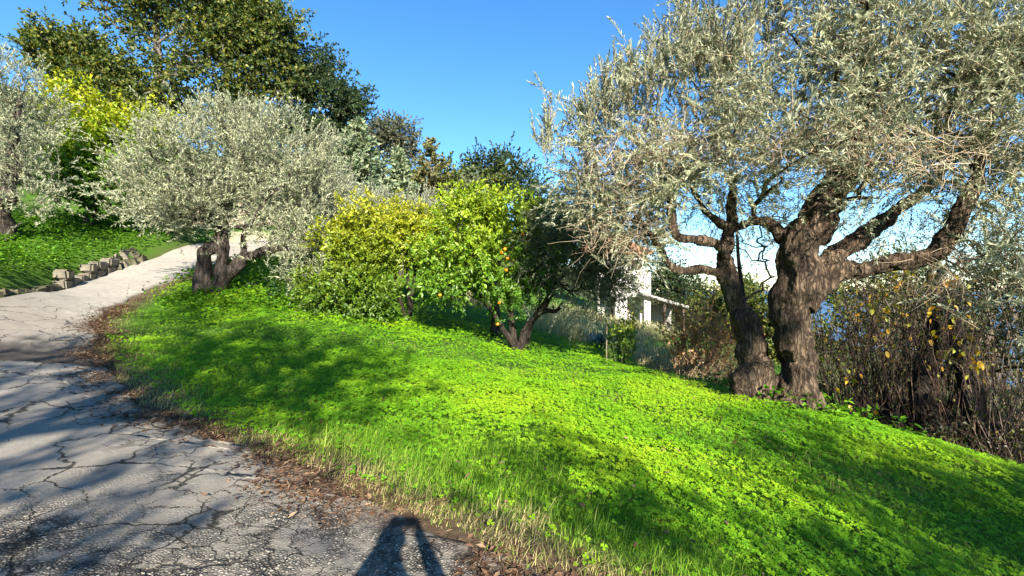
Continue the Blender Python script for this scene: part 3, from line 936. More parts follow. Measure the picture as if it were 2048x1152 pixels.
def fruit_mesh():
    me = bpy.data.meshes.new('orange_fruit')
    import bmesh
    bm = bmesh.new()
    bmesh.ops.create_icosphere(bm, subdivisions=2, radius=.042)
    for v in bm.verts:
        v.co.z *= .92
        if v.co.z > .036: v.co.z -= .004
    for f in bm.faces: f.smooth = True
    bm.to_mesh(me); bm.free()
    me.materials.append(plainmat('orange_peel', (.75, .22, .012), (.80, .30, .02), 60, .45, .3, .4, .002))
    return me


FRUIT = fruit_mesh()


def fruits(e, places):
    for (px, py, Y) in places:
        o = bpy.data.objects.new('orange_fruit', FRUIT); COL.objects.link(o)
        o.location = tuple(W(px, py, Y)); attach(o, e)


bO = onground(1035, 12, .15)
f1 = limb([(1036, 715, 12, 10), (1041, 690, 12, 8), (1052, 660, 12, 7), (1074, 630, 11.9, 6), (1095, 600, 11.8, 7), (1110, 550, 11.8, 5), (1100, 470, 11.8, 3)], 16)
f2 = limb([(1030, 710, 12, 9), (1026, 670, 12, 7), (1020, 630, 12, 6), (1015, 580, 12, 7), (990, 500, 12, 5), (970, 430, 12, 3)], 14)
f3 = limb([(1028, 690, 12, 9), (1012, 670, 11.9, 6), (998, 650, 11.8, 5), (960, 590, 11.7, 3)], 8)
f4 = limb([(1072, 630, 11.9, 8), (1090, 620, 11.8, 5), (1115, 620, 11.6, 4), (1125, 605, 11.6, 3)], 8)
bl = BL((960, 475, 12, 1.15, 1.2, 1.1), (1020, 460, 12, .95, 1.1, .8), (905, 530, 11.8, .75, .9, .75), (990, 545, 11.6, 1.0, 1.0, .65), (1070, 500, 11.8, .65, .8, .9), (878, 572, 11.9, .38, .5, .45), (940, 418, 12, .7, .7, .4), (1060, 570, 12.2, .6, .6, .4), (985, 630, 11.5, .3, .3, .25))
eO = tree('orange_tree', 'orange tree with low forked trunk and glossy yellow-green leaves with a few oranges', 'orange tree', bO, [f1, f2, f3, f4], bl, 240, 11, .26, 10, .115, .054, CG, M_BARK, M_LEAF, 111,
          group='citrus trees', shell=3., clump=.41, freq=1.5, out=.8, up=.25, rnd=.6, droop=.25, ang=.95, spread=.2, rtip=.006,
          keyf=lambda p: sstep(0.6, 3.6, p[:, 2]) * .55 + .36 - .3 * sstep(.0, .9, p[:, 0]) * sstep(3.2, 2.0, p[:, 2]), twig=(.06, .09, .03), rmax=.05)  # sunlit top and shaded lower right of the crown painted into the leaf colour
fruits(eO, [(1003, 505, 10.9), (1010, 498, 10.9), (1015, 517, 10.9), (926, 402, 11.6), (1045, 468, 11.2), (998, 605, 11.1), (995, 648, 11.2), (1012, 540, 10.7), (880, 590, 11.2)])

bb = onground(1050, 12.6, .15)
tk = limb([(1050, 720, 12.6, 5), (1062, 650, 12.4, 5), (1095, 600, 12, 4), (1140, 530, 11.4, 3)], 12)
tree('olive_tree', 'small dull green olive crowding the right side of the orange tree', 'olive tree', bb, [tk], BL((1150, 480, 11.0, .85, .8, .75), (1110, 550, 11.0, .7, .7, .55), (1185, 570, 10.8, .75, .7, .45), (1095, 460, 11.4, .5, .6, .5), (1215, 505, 10.8, .6, .5, .65), (1235, 555, 10.6, .45, .4, .35), (1170, 440, 10.9, .6, .6, .4)), 190, 12, .4, 14, .085, .022,
     [(.04, .06, .028), (.08, .10, .045), (.15, .165, .09)], M_BARK, M_OLIVE_DK, 116, shell=2.4, clump=.36, freq=1.2, out=.6, up=.0, rnd=.7, droop=.25, spread=.22, rtip=.005, rmax=.03, twig=(.16, .13, .09))
for (px, Y, bls, lab, sd, cols, nf) in [
    (690, 12.6, BL((695, 520, 12.6, .9, .9, 1.0), (735, 455, 12.8, .7, .8, .5), (650, 560, 12.2, .6, .7, .65), (735, 590, 12.2, .5, .6, .45), (670, 600, 12, .6, .6, .3), (735, 540, 12.4, .35, .5, .5)),
     'yellowing citrus bush leafy to the ground beside the roadside olive', 112, CY, []),
    (815, 14.2, BL((805, 485, 14.2, .8, .8, .65), (840, 480, 14.2, .7, .8, .7), (780, 450, 14.5, .6, .6, .4)),
     'yellow citrus bush crowded between the orange tree and the leafy bush', 113, CY, [])]:
    bb = onground(px, Y, .15); cc = np.mean([b[:3] for b in bls], 0)
    tks = []
    for q in range(3):
        tip = cc + np.array([(-.5, 0, .3), (.5, .2, .4), (0, -.3, .6)][q])
        tk = resample(np.c_[np.array([bb + (.05 * q, 0, 0), bb + (tip - bb) * .4 + (.08 * (q - 1), 0, 0), tip]), [.07, .05, .02]], 9)
        tks.append((tk[:, :3], tk[:, 3]))
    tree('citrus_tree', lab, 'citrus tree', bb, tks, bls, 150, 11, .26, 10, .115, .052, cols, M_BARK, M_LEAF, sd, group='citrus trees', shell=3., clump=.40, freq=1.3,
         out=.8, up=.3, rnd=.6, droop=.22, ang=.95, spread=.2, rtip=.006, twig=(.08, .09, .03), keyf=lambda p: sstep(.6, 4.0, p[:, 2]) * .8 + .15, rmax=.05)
# second trunk of a citrus standing behind the orange tree
bb = onground(988, 14.0, .15)
tk = limb([(988, 690, 14, 11), (990, 655, 14, 9), (994, 620, 14, 8), (985, 560, 14, 5), (965, 500, 14, 3)], 10)
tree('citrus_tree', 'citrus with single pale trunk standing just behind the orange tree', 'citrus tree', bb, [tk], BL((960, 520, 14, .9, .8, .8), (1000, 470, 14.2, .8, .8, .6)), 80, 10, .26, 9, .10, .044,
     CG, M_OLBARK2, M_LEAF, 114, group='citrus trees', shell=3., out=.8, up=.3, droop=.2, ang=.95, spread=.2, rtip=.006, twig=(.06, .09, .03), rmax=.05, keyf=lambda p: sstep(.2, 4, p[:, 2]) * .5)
# dark evergreen bush in the shade between roadside olive and citrus
bls = BL((630, 560, 13.6, .55, .6, .8), (650, 480, 13.8, .5, .5, .6), (575, 580, 13.8, .5, .6, .6))
bb = onground(625, 13.7, .1); cc = np.mean([b[:3] for b in bls], 0)
tk = resample(np.c_[np.array([bb, (bb + cc) / 2 + (.1, 0, 0), cc]), [.06, .04, .02]], 8)
tree('evergreen_bush', 'dark green bush in the shade below the roadside olive', 'bush', bb, [(tk[:, :3], tk[:, 3])], bls, 55, 9, .24, 9, .10, .045, [(.012, .04, .015), (.03, .075, .02), (.05, .10, .02)],
     M_BARK, M_LEAF, 115, shell=3., out=.8, up=.3, spread=.18, rtip=.005, rmax=.04)

# ------------------------------------------------------------------ yellow-leaved tree and the oaks up the hill
bb = onground(176, 20, .2)
tk = limb([(174, 490, 20, 11), (176, 455, 20, 9), (180, 420, 20, 8), (185, 350, 20, 6), (195, 260, 20, 3)], 14)
tk2 = limb([(180, 430, 20, 6), (215, 370, 20, 4), (240, 290, 20, 2)], 10)
tree('broadleaf_tree', 'broadleaf tree turning yellow-green above the roadside terrace', 'tree', bb, [tk, tk2],
     BL((190, 290, 20, 1.5, 1.6, 1.8), (150, 340, 19.5, 1.0, 1.2, 1.4), (230, 350, 19.5, 1.2, 1.2, 1.3), (250, 280, 20, 1.5, 1.5, 1.3), (160, 240, 20, 1.0, 1.2, 1.0), (200, 400, 19.5, 1.5, 1.5, 1.0), (300, 270, 20.5, 1.2, 1.2, .9), (280, 380, 20, 1.6, 1.4, 1.2)), 230, 12, .5, 9, .16, .12,
     [(.03, .09, .014), (.09, .20, .014), (.24, .33, .02), (.38, .37, .02)], M_OAKBARK, M_LEAF, 121, shell=2.4, clump=.35, freq=.7, out=.3, up=.9, rnd=.4, droop=.1, ang=1.0, spread=.35, rmax=.1,
     keyf=lambda p: sstep(4.0, 9.5, p[:, 2]) * .75 + .12)

OAKC = [(.022, .045, .012), (.045, .075, .016), (.10, .125, .02), (.20, .18, .028)]
OAKD = [(.016, .034, .014), (.03, .055, .018), (.06, .08, .022)]
oaks = [
    (330, 33, [(330, 420, 33, 14), (325, 300, 33, 11), (318, 180, 33, 9), (312, 60, 33, 6), (320, -40, 33, 3)],
     BL((300, 60, 33, 3.2, 3, 3.), (400, 110, 32, 3.4, 3, 3.0), (330, -40, 33, 3.6, 3, 2.4), (430, 20, 33, 3.2, 3, 2.6), (245, 10, 34, 1.3, 2, 2.2), (300, 190, 32, 2.8, 2.4, 1.4), (450, 190, 32, 2.0, 2, 1.8)),
     'tallest oak on the hill with bronze-green leaves and pale stems', OAKC, 131, 300),
    (150, 31, [(160, 420, 31, 12), (165, 300, 31, 9), (150, 200, 31, 7), (140, 110, 31, 4)],
     BL((150, 125, 31, 1.9, 2.2, 1.5), (200, 170, 31, 2.2, 2.2, 1.6), (110, 110, 31, 1.0, 1.3, .8), (250, 210, 31, 2., 2., 1.2)),
     'low spreading oak behind the yellow tree on the hill', OAKC, 132, 190),
    (520, 34, [(515, 400, 34, 12), (505, 290, 34, 10), (500, 190, 34, 8), (520, 80, 34, 5), (525, 0, 34, 3)],
     BL((510, 90, 34, 2.6, 2.6, 2.8), (545, 170, 33.5, 2.5, 2.4, 1.9), (480, 30, 34.5, 2.0, 2, 1.8), (500, 240, 33, 2.2, 2, 1.4), (560, 60, 34, 1.4, 1.5, 1.6)),
     'dark green oak leaning over the roadside olive', OAKC, 133, 220),
    (640, 36, [(635, 400, 36, 12), (630, 320, 36, 10), (610, 230, 36, 8), (620, 130, 36, 4)],
     BL((620, 140, 36, 2.2, 2.4, 1.9), (650, 200, 36, 2.3, 2.3, 1.6), (690, 225, 36, 1.7, 1.7, 1.2), (600, 260, 35.5, 2.0, 2, 1.2), (660, 270, 36, 1.7, 1.6, 1.1), (720, 220, 36, .7, .8, .5)),
     'dark oak at the right end of the hilltop row', OAKD, 134, 200)]
for (px, Y, tk, bls, lab, cols, sd, nt_) in oaks:
    bb = onground(px, Y, .4); T = limb(tk, 16)
    tree('oak_tree', lab, 'oak tree', bb, [T], bls, nt_, 10, .8, 11, .23, .16, cols, M_OAKBARK, M_OAK, sd, group='oaks on the hill', shell=2.0, clump=.40, freq=.42, out=.6, up=.35, rnd=.7, ang=.95,
         spread=.5, rtip=.02, expo=2.4, gnarl=.14, rmax=.18, twig=(.08, .07, .05), step=.8, twigr=.01,
         keyf=None)
# shrubs and trees on the far slope
far = [
    (790, 48, BL((790, 280, 48, 2.2, 2, 1.9), (770, 270, 48, 1.6, 1.6, 1.2), (805, 310, 48, 1.6, 1.6, 1.6)), 'grey-brown domed tree behind the pale spruce', [(.06, .075, .04), (.10, .11, .06), (.14, .135, .08)], 141),
    (985, 42, BL((990, 350, 42, 2.2, 2, 1.5), (1040, 370, 42, 2.0, 2, 1.2), (960, 350, 42, 1.5, 1.5, 1.2), (1010, 330, 42, 1., 1, .8)), 'dark round-headed tree on the skyline behind the orange tree', OAKD, 142),
    (1090, 34, BL((1080, 420, 34, 1.5, 1.5, 1.6), (1120, 470, 34, 1.6, 1.5, 1.6), (1060, 500, 34, 1.6, 1.5, 1.6)), 'dark evergreen at the foot of the skyline trees', OAKD, 143),
    (900, 40, BL((895, 375, 38, 2.0, 2, 1.6), (950, 370, 38, 2.2, 2, 1.5), (840, 375, 38, 2.0, 2, 1.7), (880, 430, 37, 2.4, 2, 1.6)), 'bronze-green tree filling the slope behind the orange tree', OAKC, 144),
    (560, 40, BL((560, 330, 40, 3, 2.5, 2.6), (640, 340, 40, 2.6, 2.5, 2.4), (480, 330, 40, 3, 2.5, 3)), 'dark undergrowth tree below the hilltop oaks', OAKD, 145),
    (330, 29, BL((330, 350, 29, 2.6, 2, 2.4), (250, 380, 29, 2.6, 2, 2.), (160, 380, 27, 2.4, 2, 1.8), (90, 400, 26, 2, 2, 1.6), (300, 430, 25, 1.6, 1.4, .9)), 'dark evergreen thicket behind the yellow tree', OAKD, 146)]
for (px, Y, bls, lab, cols, sd) in far:
    bb = onground(px, Y, .4); cc = np.mean([b[:3] for b in bls], 0)
    if cc[2] - bb[2] < 1: bb[2] = cc[2] - 1.5
    tk = resample(np.c_[np.array([bb, bb + (cc - bb) * .5 + (.2, 0, 0), cc]), [.25, .18, .08]], 10)
    tree('hillside_tree', lab, 'tree', bb, [(tk[:, :3], tk[:, 3])], bls, 95, 11, .75, 8, .25, .18, cols, M_OAKBARK, M_OAK, sd, shell=2.0, clump=.12, freq=.5, out=.7, up=.4, spread=.45, rtip=.015,
         rmax=.15, step=.8, twig=(.08, .07, .05), twigr=.01, group='trees on the far slope')


def conifer(label, px, Y, topy, halfw, cols, seed, tiers=22, sparse=1.0, name='spruce_tree', droop=.15, spr=.3):
    rng = np.random.default_rng(seed)
    base = onground(px, Y, .3)
    top = W(px, topy, Y)[2]; Ht = top - base[2]; R = halfw / FPX * Y
    e = empty(name, base, label, 'conifer', 'conifers on the far slope')
    P = np.c_[np.full(14, base[0]), np.full(14, base[1]), np.linspace(base[2], top, 14)]
    V, F = tube(P, np.linspace(.16, .015, 14), 8); part('trunk', V, F, M_OAKBARK, e, smooth=True)
    PP = []; DD = []; polys = []
    for i in range(tiers):
        f = (i + .3) / tiers
        z0 = base[2] + Ht * (.12 + .88 * f); rr = R * (1 - f) ** .85 + .06
        nb = int((5 + 9 * (1 - f)) * sparse) + 3
        for j in range(nb):
            a = rng.random() * 6.283; L = rr * rng.uniform(.75, 1.12)
            d = np.array([math.cos(a), math.sin(a), rng.uniform(-.12, .25) + .5 * f])
            d /= np.linalg.norm(d)
            st = np.array([base[0], base[1], z0 + rng.normal(0, .08)])
            s_ = np.linspace(0, 1, 4)[:, None]
            polys.append(st + d * L * s_ + np.array([0, 0, -droop * L]) * (s_ * (1.6 - s_)))
            n = max(4, int(L / .10))
            s_ = rng.uniform(.12, 1.05, (n * 2, 1))
            PP.append(st + d * L * s_ + np.array([0, 0, -droop * L]) * (s_ * (1.6 - s_)) + rng.normal(0, .03, (n * 2, 3)))
            sd_ = np.cross(d, (0, 0, 1.)); sg = rng.choice([-1, 1], (n * 2, 1))
            DD.append(nrm(d * .8 + sd_ * sg * .7 + rng.normal(0, .25, (n * 2, 3)) + np.array([0, 0, .15])))
    P = np.vstack(PP); D = np.vstack(DD)
    P = np.repeat(P, 2, 0); D = nrm(np.repeat(D, 2, 0) + rng.normal(0, .4, (len(P), 3)))
    N = nrm(rng.normal(0, .8, P.shape) + np.array([0, -.35, .8]))
    L = rng.uniform(.7, 1.2, len(P)) * spr
    V, F, q = leafgeo(P, D, N, L, L * .42, .2)
    part('crown', V, F, M_NEEDLE, e, attrs={'col': np.repeat(palette(len(P), cols, rng, .15), q, 0)})['kind'] = 'stuff'
    V, F = twigtubes(np.array(polys), .025, .006); part('branches', V, F, M_TWIG, e, attrs={'col': np.repeat(palette(len(polys), [(.10, .075, .05), (.16, .11, .07)], rng), 12, 0)})['kind'] = 'stuff'
    return e


BLU = [(.08, .12, .065), (.18, .23, .12), (.30, .33, .19)]
conifer('pale blue-green spruce rising behind the roadside olive', 715, 25, 243, 125, BLU, 151, 30, 1.25)
conifer('shorter blue-green spruce beside the pale spruce', 795, 26, 300, 80, BLU, 152, 20)
conifer('bronze-tipped slender spruce on the skyline', 862, 34, 275, 85, [(.08, .09, .03), (.15, .15, .05), (.20, .17, .07)], 153, 16, .9)
conifer('grey-green fir behind the top of the orange tree', 940, 33, 335, 75, [(.09, .12, .06), (.17, .20, .10)], 154, 18)
conifer('small pale conifer between roadside olive and pale spruce', 650, 25, 285, 50, [(.12, .14, .06), (.22, .22, .11), (.28, .27, .15)], 155, 14)

# ------------------------------------------------------------------ lawn: clover, grass, straw, litter
rng = np.random.default_rng(300)


def scatter(x0, x1, y0, y1, dens, rng):
    n = int((x1 - x0) * (y1 - y0) * dens)
    return np.c_[rng.uniform(x0, x1, n), rng.uniform(y0, y1, n)]


def visible(xy, pad=.08):
    """keep only what lies in the wedge of ground the photograph looks over, with a margin"""
    return (np.abs(xy[:, 0]) < (xy[:, 1] + 1.2) * (1.07 + pad) + .6)


xy = np.vstack([scatter(-8, 8, 1.6, 9, 1450, rng), scatter(-11, 7, 9, 15, 340, rng), scatter(-12, 6, 15, 24, 70, rng)])
xy = xy[visible(xy)]
sa, sb = road_sd(xy)
nz = fbm(xy * 1.1, 61, 3)
d = sa + (nz - .5) * 1.2
edgep = sstep(.1, 1.7, d - .7 * sstep(-2.5, -.8, xy[:, 0]) * sstep(1.8, .6, xy[:, 0]) * (fbm(xy * .7, 62) * 1.6))
patch = fbm(xy * np.array([.8, .8]) + 7, 63, 3)
keep = (sa > .12) & (rng.random(len(xy)) < np.clip(edgep * (1.0 - .6 * sstep(.52, .66, patch)), .05, 1)) & (dryness(xy) < rng.random(len(xy)) * .9 + .1)
terr = (sb > .4) & (xy[:, 1] > 9)
keep |= terr
keep &= rng.random(len(xy)) > sstep(.3, 1.4, beyond(xy)) * sstep(2.6, 4.0, xy[:, 0]) * .95
xy = xy[keep]; sa = sa[keep]
z = H(xy)
# canopy height, lumpy
hgt = .05 + .10 * fbm(xy * 1.7, 65, 3) * sstep(.0, 1.4, sa) + .03 * vnoise(xy * 9, 66) + rng.normal(0, .012, len(xy))
hgt = np.maximum(hgt, .012)
P = np.c_[xy, z + hgt]
n = len(P)
print('clover', n)
up = nrm(np.c_[rng.normal(0, .24, n) + .1, rng.normal(0, .24, n) - .34, np.ones(n)])
size = rng.uniform(.013, .027, n) * (1 + .75 * sstep(8.5, 14, xy[:, 1]))
ang0 = rng.random(n) * 6.283
e1 = nrm(np.cross(up, np.array([[.3, 1, 0]]))); e2 = np.cross(up, e1)
Vs = []; Cs = []
key = np.clip(.50 + (fbm(xy * .9, 67, 3) - .5) * 1.2 + rng.normal(0, .08, n), 0, 1)
colr = palette(n, [(.06, .17, .009), (.125, .29, .010), (.20, .37, .012), (.29, .42, .016)], rng, .12, key)
tri = []
for q in range(3):
    a = ang0 + q * 2.094
    dd = e1 * np.cos(a)[:, None] + e2 * np.sin(a)[:, None]
    V, F, k = leafgeo(P, nrm(dd + up * .12), up, size, size * 1.05, .12)
    V = V.reshape(-1, 4, 3)
    # wide heart shape: widest beyond the middle
    V[:, 1] += dd * (size * .18)[:, None]; V[:, 3] += dd * (size * .18)[:, None]
    Vs.append(V.reshape(-1, 3)); tri.append(F + q * n * 4); Cs.append(np.repeat(colr, 4, 0))
tag(mk('clover_lawn', np.vstack(Vs), np.vstack(tri), M_CLOVER, attrs={'col': np.vstack(Cs)}), 'bright green clover carpeting the sloping lawn', 'ground cover', kind='stuff')


def blades(xy, hgt, lean, wid, cols, key, rng, z=None, wind=(.15, .1)):
    n = len(xy); z = H(xy) if z is None else z
    az = rng.random(n) * 6.283
    ld = np.c_[np.cos(az), np.sin(az), np.zeros(n)] * lean[:, None] + np.array([[wind[0], wind[1], 0]]) * lean[:, None]
    wv = np.c_[-np.sin(az + .6), np.cos(az + .6), np.zeros(n)] * wid[:, None] * .5
    B = np.c_[xy, z - .005]
    Vv = np.empty((n, 5, 3))
    Vv[:, 0] = B - wv; Vv[:, 1] = B + wv
    mid = B + np.c_[np.zeros(n), np.zeros(n), hgt * .58] + ld * .3 * hgt[:, None]
    Vv[:, 2] = mid + wv * .75; Vv[:, 3] = mid - wv * .75
    Vv[:, 4] = B + np.c_[np.zeros(n), np.zeros(n), hgt * (1 - .35 * np.minimum(lean, 1.5))] + ld * hgt[:, None]
    k = np.arange(n)[:, None] * 5
    return Vv.reshape(-1, 3), [k + np.array([[0, 1, 2, 3]]), k + np.array([[3, 2, 4]])], np.repeat(palette(n, cols, rng, .15, key), 5, 0)


# grass: thick near the drive, thin tall stalks among the clover
xy = np.vstack([scatter(-8, 8, 1.5, 8.5, 2000, rng), scatter(-12, 9, 8.5, 16, 260, rng)])
xy = xy[visible(xy)]
sa, sb = road_sd(xy)
nz = fbm(xy * 1.1, 61, 3); patch = fbm(xy * .8 + 7, 63, 3)
pr = sstep(2.0, .2, sa + (nz - .5) * 1.4 - .9 * sstep(-3.5, -1.2, xy[:, 0]) * sstep(1.6, .3, xy[:, 0])) * .85 +     .35 * sstep(.5, .66, patch) + .055
keep = (sa > -.06 + .25 * (vnoise(xy * 3, 71) - .3)) & (rng.random(len(xy)) < pr)
xy = xy[keep]; sa = sa[keep]; n = len(xy); print('grass', n)
tall = rng.random(n) < .10
hg = np.where(tall, rng.uniform(.16, .30, n), rng.uniform(.05, .15, n)) * (.45 + .55 * sstep(0, .8, sa))
dryk = sstep(.75, .0, sa + (fbm(xy * 1.6, 72, 3) - .5) * .9) * .9 + .6 * sstep(.58, .72, fbm(xy * 1.2, 73, 3))
key = np.clip(.25 + .75 * np.clip(dryk, 0, 1) * (rng.random(n) < .85) + rng.normal(0, .1, n), 0, 1)
V, F, C = blades(xy, hg, rng.uniform(.2, 1.9, n), rng.uniform(.0025, .0055, n), [(.08, .21, .01), (.17, .34, .02), (.28, .39, .045), (.42, .40, .13), (.48, .39, .20)], key, rng)
tag(mk('grass', V, F, M_GRASS, attrs={'col': C}), 'fine green and straw coloured grass along the verge', 'grass', kind='stuff')
# dry straw grass on the banks behind
xy = np.vstack([scatter(-4, 9, 12, 25, 280, rng)])
keep = rng.random(len(xy)) < dryness(xy); xy = xy[keep]; n = len(xy); print('straw', n)
V, F, C = blades(xy, rng.uniform(.25, .7, n), rng.uniform(.2, 1.2, n), rng.uniform(.011, .018, n), [(.24, .27, .08), (.44, .40, .18), (.58, .52, .30)], None, rng)
tag(mk('dry_grass', V, F, M_DRY, attrs={'col': C}), 'tall pale dry grass on the bank beyond the orange tree', 'grass', kind='stuff')
# weeds on the terrace above the wall and shaded slope at the right
xy = np.vstack([scatter(-19, -10, 8, 23, 75, rng), scatter(4, 12, 7, 14, 45, rng), scatter(-9, -3, 12, 18, 60, rng)])
sa, sb = road_sd(xy); xy = xy[((sb > .35) | (sa > .2)) & visible(xy)]; n = len(xy); z = H(xy)
az = rng.random(n) * 6.283
pos = np.repeat(np.c_[xy, z + rng.uniform(.08, .34, n)], 4, 0); dirs = nrm(rdir(len(pos), rng) * np.array([1, 1, .4]) + np.array([0, 0, .3]))
V, F, q = leafgeo(pos - dirs * .02, dirs, nrm(np.c_[rng.normal(0, .4, (len(pos), 2)), np.ones(len(pos))]), rng.uniform(.06, .13, len(pos)), rng.uniform(.04, .08, len(pos)), .15)
tag(mk('weeds', V, F, M_CLOVER, attrs={'col': np.repeat(palette(len(pos), [(.04, .12, .01), (.09, .22, .012), (.15, .27, .02)], rng), q, 0)}), 'leafy green weeds over the terrace above the block wall', 'ground cover', kind='stuff')

# brown leaf litter and needles gathered along the drive's edge
i = rng.integers(0, len(ROAD_R) - 1, 95000)
q = ROAD_R[i] + (ROAD_R[i + 1] - ROAD_R[i]) * rng.random((len(i), 1))
tn = nrm(ROAD_R[i + 1] - ROAD_R[i]); nv = np.c_[tn[:, 1], -tn[:, 0]]
off = rng.normal(.0, .2, len(i)) + (fbm(q * 1.3, 81, 3) - .5) * .7
xy = q + nv * off[:, None]
keep = (xy[:, 1] > 1.5) & (xy[:, 1] < 12) & (rng.random(len(xy)) < sstep(.36, .56, fbm(xy * 1.4, 82, 3)) * .9 + .08)
xy = xy[keep]; n = len(xy); print('litter', n)
P = np.c_[xy, np.maximum(H(xy) + .002, H0(xy) + (fbm(xy * .9, 3) - .5) * .1 + .014) + rng.uniform(.0, .018, n)]
A = nrm(np.c_[rng.normal(size=(n, 2)), rng.normal(0, .18, n)])
L = rng.uniform(.025, .075, n)
fx = scatter(-5, 6, 2.5, 10, 26, rng); fa, _q = road_sd(fx); fx = fx[fa > .3]; nf_ = len(fx)
P = np.vstack([P, np.c_[fx, H(fx) + rng.uniform(.08, .17, nf_)]]); A = np.vstack([A, nrm(np.c_[rng.normal(size=(nf_, 2)), rng.normal(0, .3, nf_)])]); L = np.r_[L, rng.uniform(.04, .08, nf_)]; n = len(P)
V, F, k = leafgeo(P, A, nrm(np.c_[rng.normal(0, .3, (n, 2)), np.ones(n)]), L, L * rng.choice([.1, .14, .4], n), .1)
tag(mk('leaf_litter', V, F, M_DRY, attrs={'col': np.repeat(palette(n, [(.045, .025, .015), (.10, .055, .033), (.17, .10, .06), (.28, .19, .11)], rng), k, 0)}), 'brown dead leaves and needles along the edge of the drive', 'leaf litter', kind='stuff')

# ------------------------------------------------------------------ shrubs of the middle distance and the right-hand thicket


def stems(base, n, hgt, spread, rng, r=.012, curve=.25, k=7, lean=(0, 0)):
    a = rng.random(n) * 6.283; rad = np.sqrt(rng.random(n))
    st = base + np.c_[np.cos(a) * rad * spread * .25, np.sin(a) * rad * spread * .25, np.zeros(n)]
    en = st + np.c_[np.cos(a) * rad * spread + lean[0], np.sin(a) * rad * spread + lean[1], hgt * rng.uniform(.55, 1.05, n)]
    s_ = np.linspace(0, 1, k)[None, :, None]
    bow = rng.normal(0, curve, (n, 1, 3)) * hgt * .3
    return st[:, None] + (en - st)[:, None] * s_ + bow * s_ * (1 - s_) * 2 + rng.normal(0, .02, (n, k, 3)) * s_


def shrub(name, label, base, nst, hgt, spread, nleaf, leafL, leafW, lcols, scols, seed, cat='shrub', group=None, r=.012, lean=(0, 0), side=2, mat=None, lo=.3, key=None, curve=.25):
    rng = np.random.default_rng(seed)
    e = empty(name, base, label, cat, group)
    P = stems(np.array(base), nst, hgt, spread, rng, r, curve, 7, lean)
    subs = []
    for q in range(side):
        i = rng.integers(0, nst, nst * 2); s_ = rng.integers(2, 6, nst * 2)
        st = P[i, s_]; d = nrm(P[i, s_ + 1] - P[i, s_] + rng.normal(0, .35, (len(i), 3)) * np.linalg.norm(P[i, s_ + 1] - P[i, s_], axis=1, keepdims=True))
        L = hgt * rng.uniform(.15, .4, len(i))
        t_ = np.linspace(0, 1, 7)[None, :, None]
        subs.append(st[:, None] + d[:, None] * L[:, None, None] * t_ + rng.normal(0, .03, (len(i), 7, 3)) * t_ + rng.normal(0, .12, (len(i), 1, 3)) * L[:, None, None] * t_ ** 2)
    S = np.vstack(subs)
    V, F = twigtubes(P, r, r * .35, 3); S4 = S[:, ::2]; V2, F2 = twigtubes(S4, r * .45, r * .15, 3)
    c1 = palette(len(P), scols, rng); c2 = palette(len(S), scols, rng)
    G = Geo(); G.add(V, F, np.repeat(c1, 21, 0)); G.add(V2, F2, np.repeat(c2, 12, 0))
    G.build('stems', M_TWIG, e)['kind'] = 'stuff'
    if nleaf:
        A = np.vstack([P, S]); i = rng.integers(0, len(A), nleaf)
        s_ = rng.uniform(lo, 1, nleaf) * 5.999; f = (s_ - s_.astype(int))[:, None]; s_ = s_.astype(int)
        pos = A[i, s_] * (1 - f) + A[i, s_ + 1] * f
        ax = nrm(rdir(nleaf, rng) + np.array([0, 0, -.1]))
        ll = rng.uniform(.6, 1.2, nleaf) * leafL
        V, F, q = leafgeo(pos, ax, nrm(rdir(nleaf, rng) + np.array([0, -.3, .6])), ll, ll * leafW / leafL * 1.15, .15)
        part('foliage', V, F, mat or M_LEAF, e, attrs={'col': np.repeat(palette(nleaf, lcols, rng, .15, None if key is None else key(pos)), q, 0)})['kind'] = 'stuff'
    return e, P, S


DK = [(.035, .022, .018), (.075, .047, .036), (.12, .08, .06)]
shrub('russet_shrub', 'russet-leaved shrub with many upright twigs left of the old olive trunks', onground(1400, 13.5), 80, 2.8, .95, 5200, .07, .042, [(.34, .13, .05), (.55, .24, .10), (.58, .36, .12), (.22, .20, .04)], [(.22, .14, .09), (.34, .23, .16)], 201, lo=.35)
shrub('russet_shrub', 'low tangled brown shrub at the foot of the russet one', onground(1360, 12.2), 60, 1.1, 1.2, 1800, .05, .03, [(.22, .15, .06), (.36, .25, .12), (.14, .17, .04)], [(.20, .13, .09), (.36, .26, .18)], 202)
shrub('russet_shrub', 'brown twiggy shrub half hidden by the left trunk of the old olive', onground(1450, 14.5), 50, 1.5, 1.2, 1500, .05, .03, [(.20, .12, .06), (.30, .18, .10)], [(.20, .13, .10), (.30, .2, .15)], 203)
shrub('evergreen_bush', 'small dark green bush at the foot of the old olive trunk', onground(1440, 10.4), 40, .75, .6, 2200, .06, .03, [(.02, .05, .012), (.05, .10, .02), (.09, .15, .03)], DK, 204, cat='bush', lo=.05)
eS, PS, SS = shrub('citrus_sapling', 'slim yellow-topped citrus sapling tied to a thin stake', onground(1240, 11.5), 18, 1.5, .34, 1500, .085, .038, [(.04, .11, .012), (.18, .27, .02), (.42, .38, .02)], [(.05, .06, .03), (.08, .09, .04)], 205, cat='sapling', lo=.02,
      key=lambda p: sstep(p[:, 2].min() + .3, p[:, 2].max(), p[:, 2]))
b = onground(1213, 11.3, .1)
V, F = tube([b, b + (0.0, 0, .6), b + (.01, 0, 1.12)], [.013, .013, .011], 6)
V = np.vstack([V, V[-6:].mean(0)[None]]); kk_ = len(V) - 1
tag(mk('garden_stake', V, [F, np.array([[kk_ - 6 + i, kk_ - 6 + (i + 1) % 6, kk_] for i in range(6)])], plainmat('weathered_cane', (.13, .10, .07), (.24, .19, .13), 30), smooth=True), 'thin weathered stake beside the citrus sapling', 'stake')
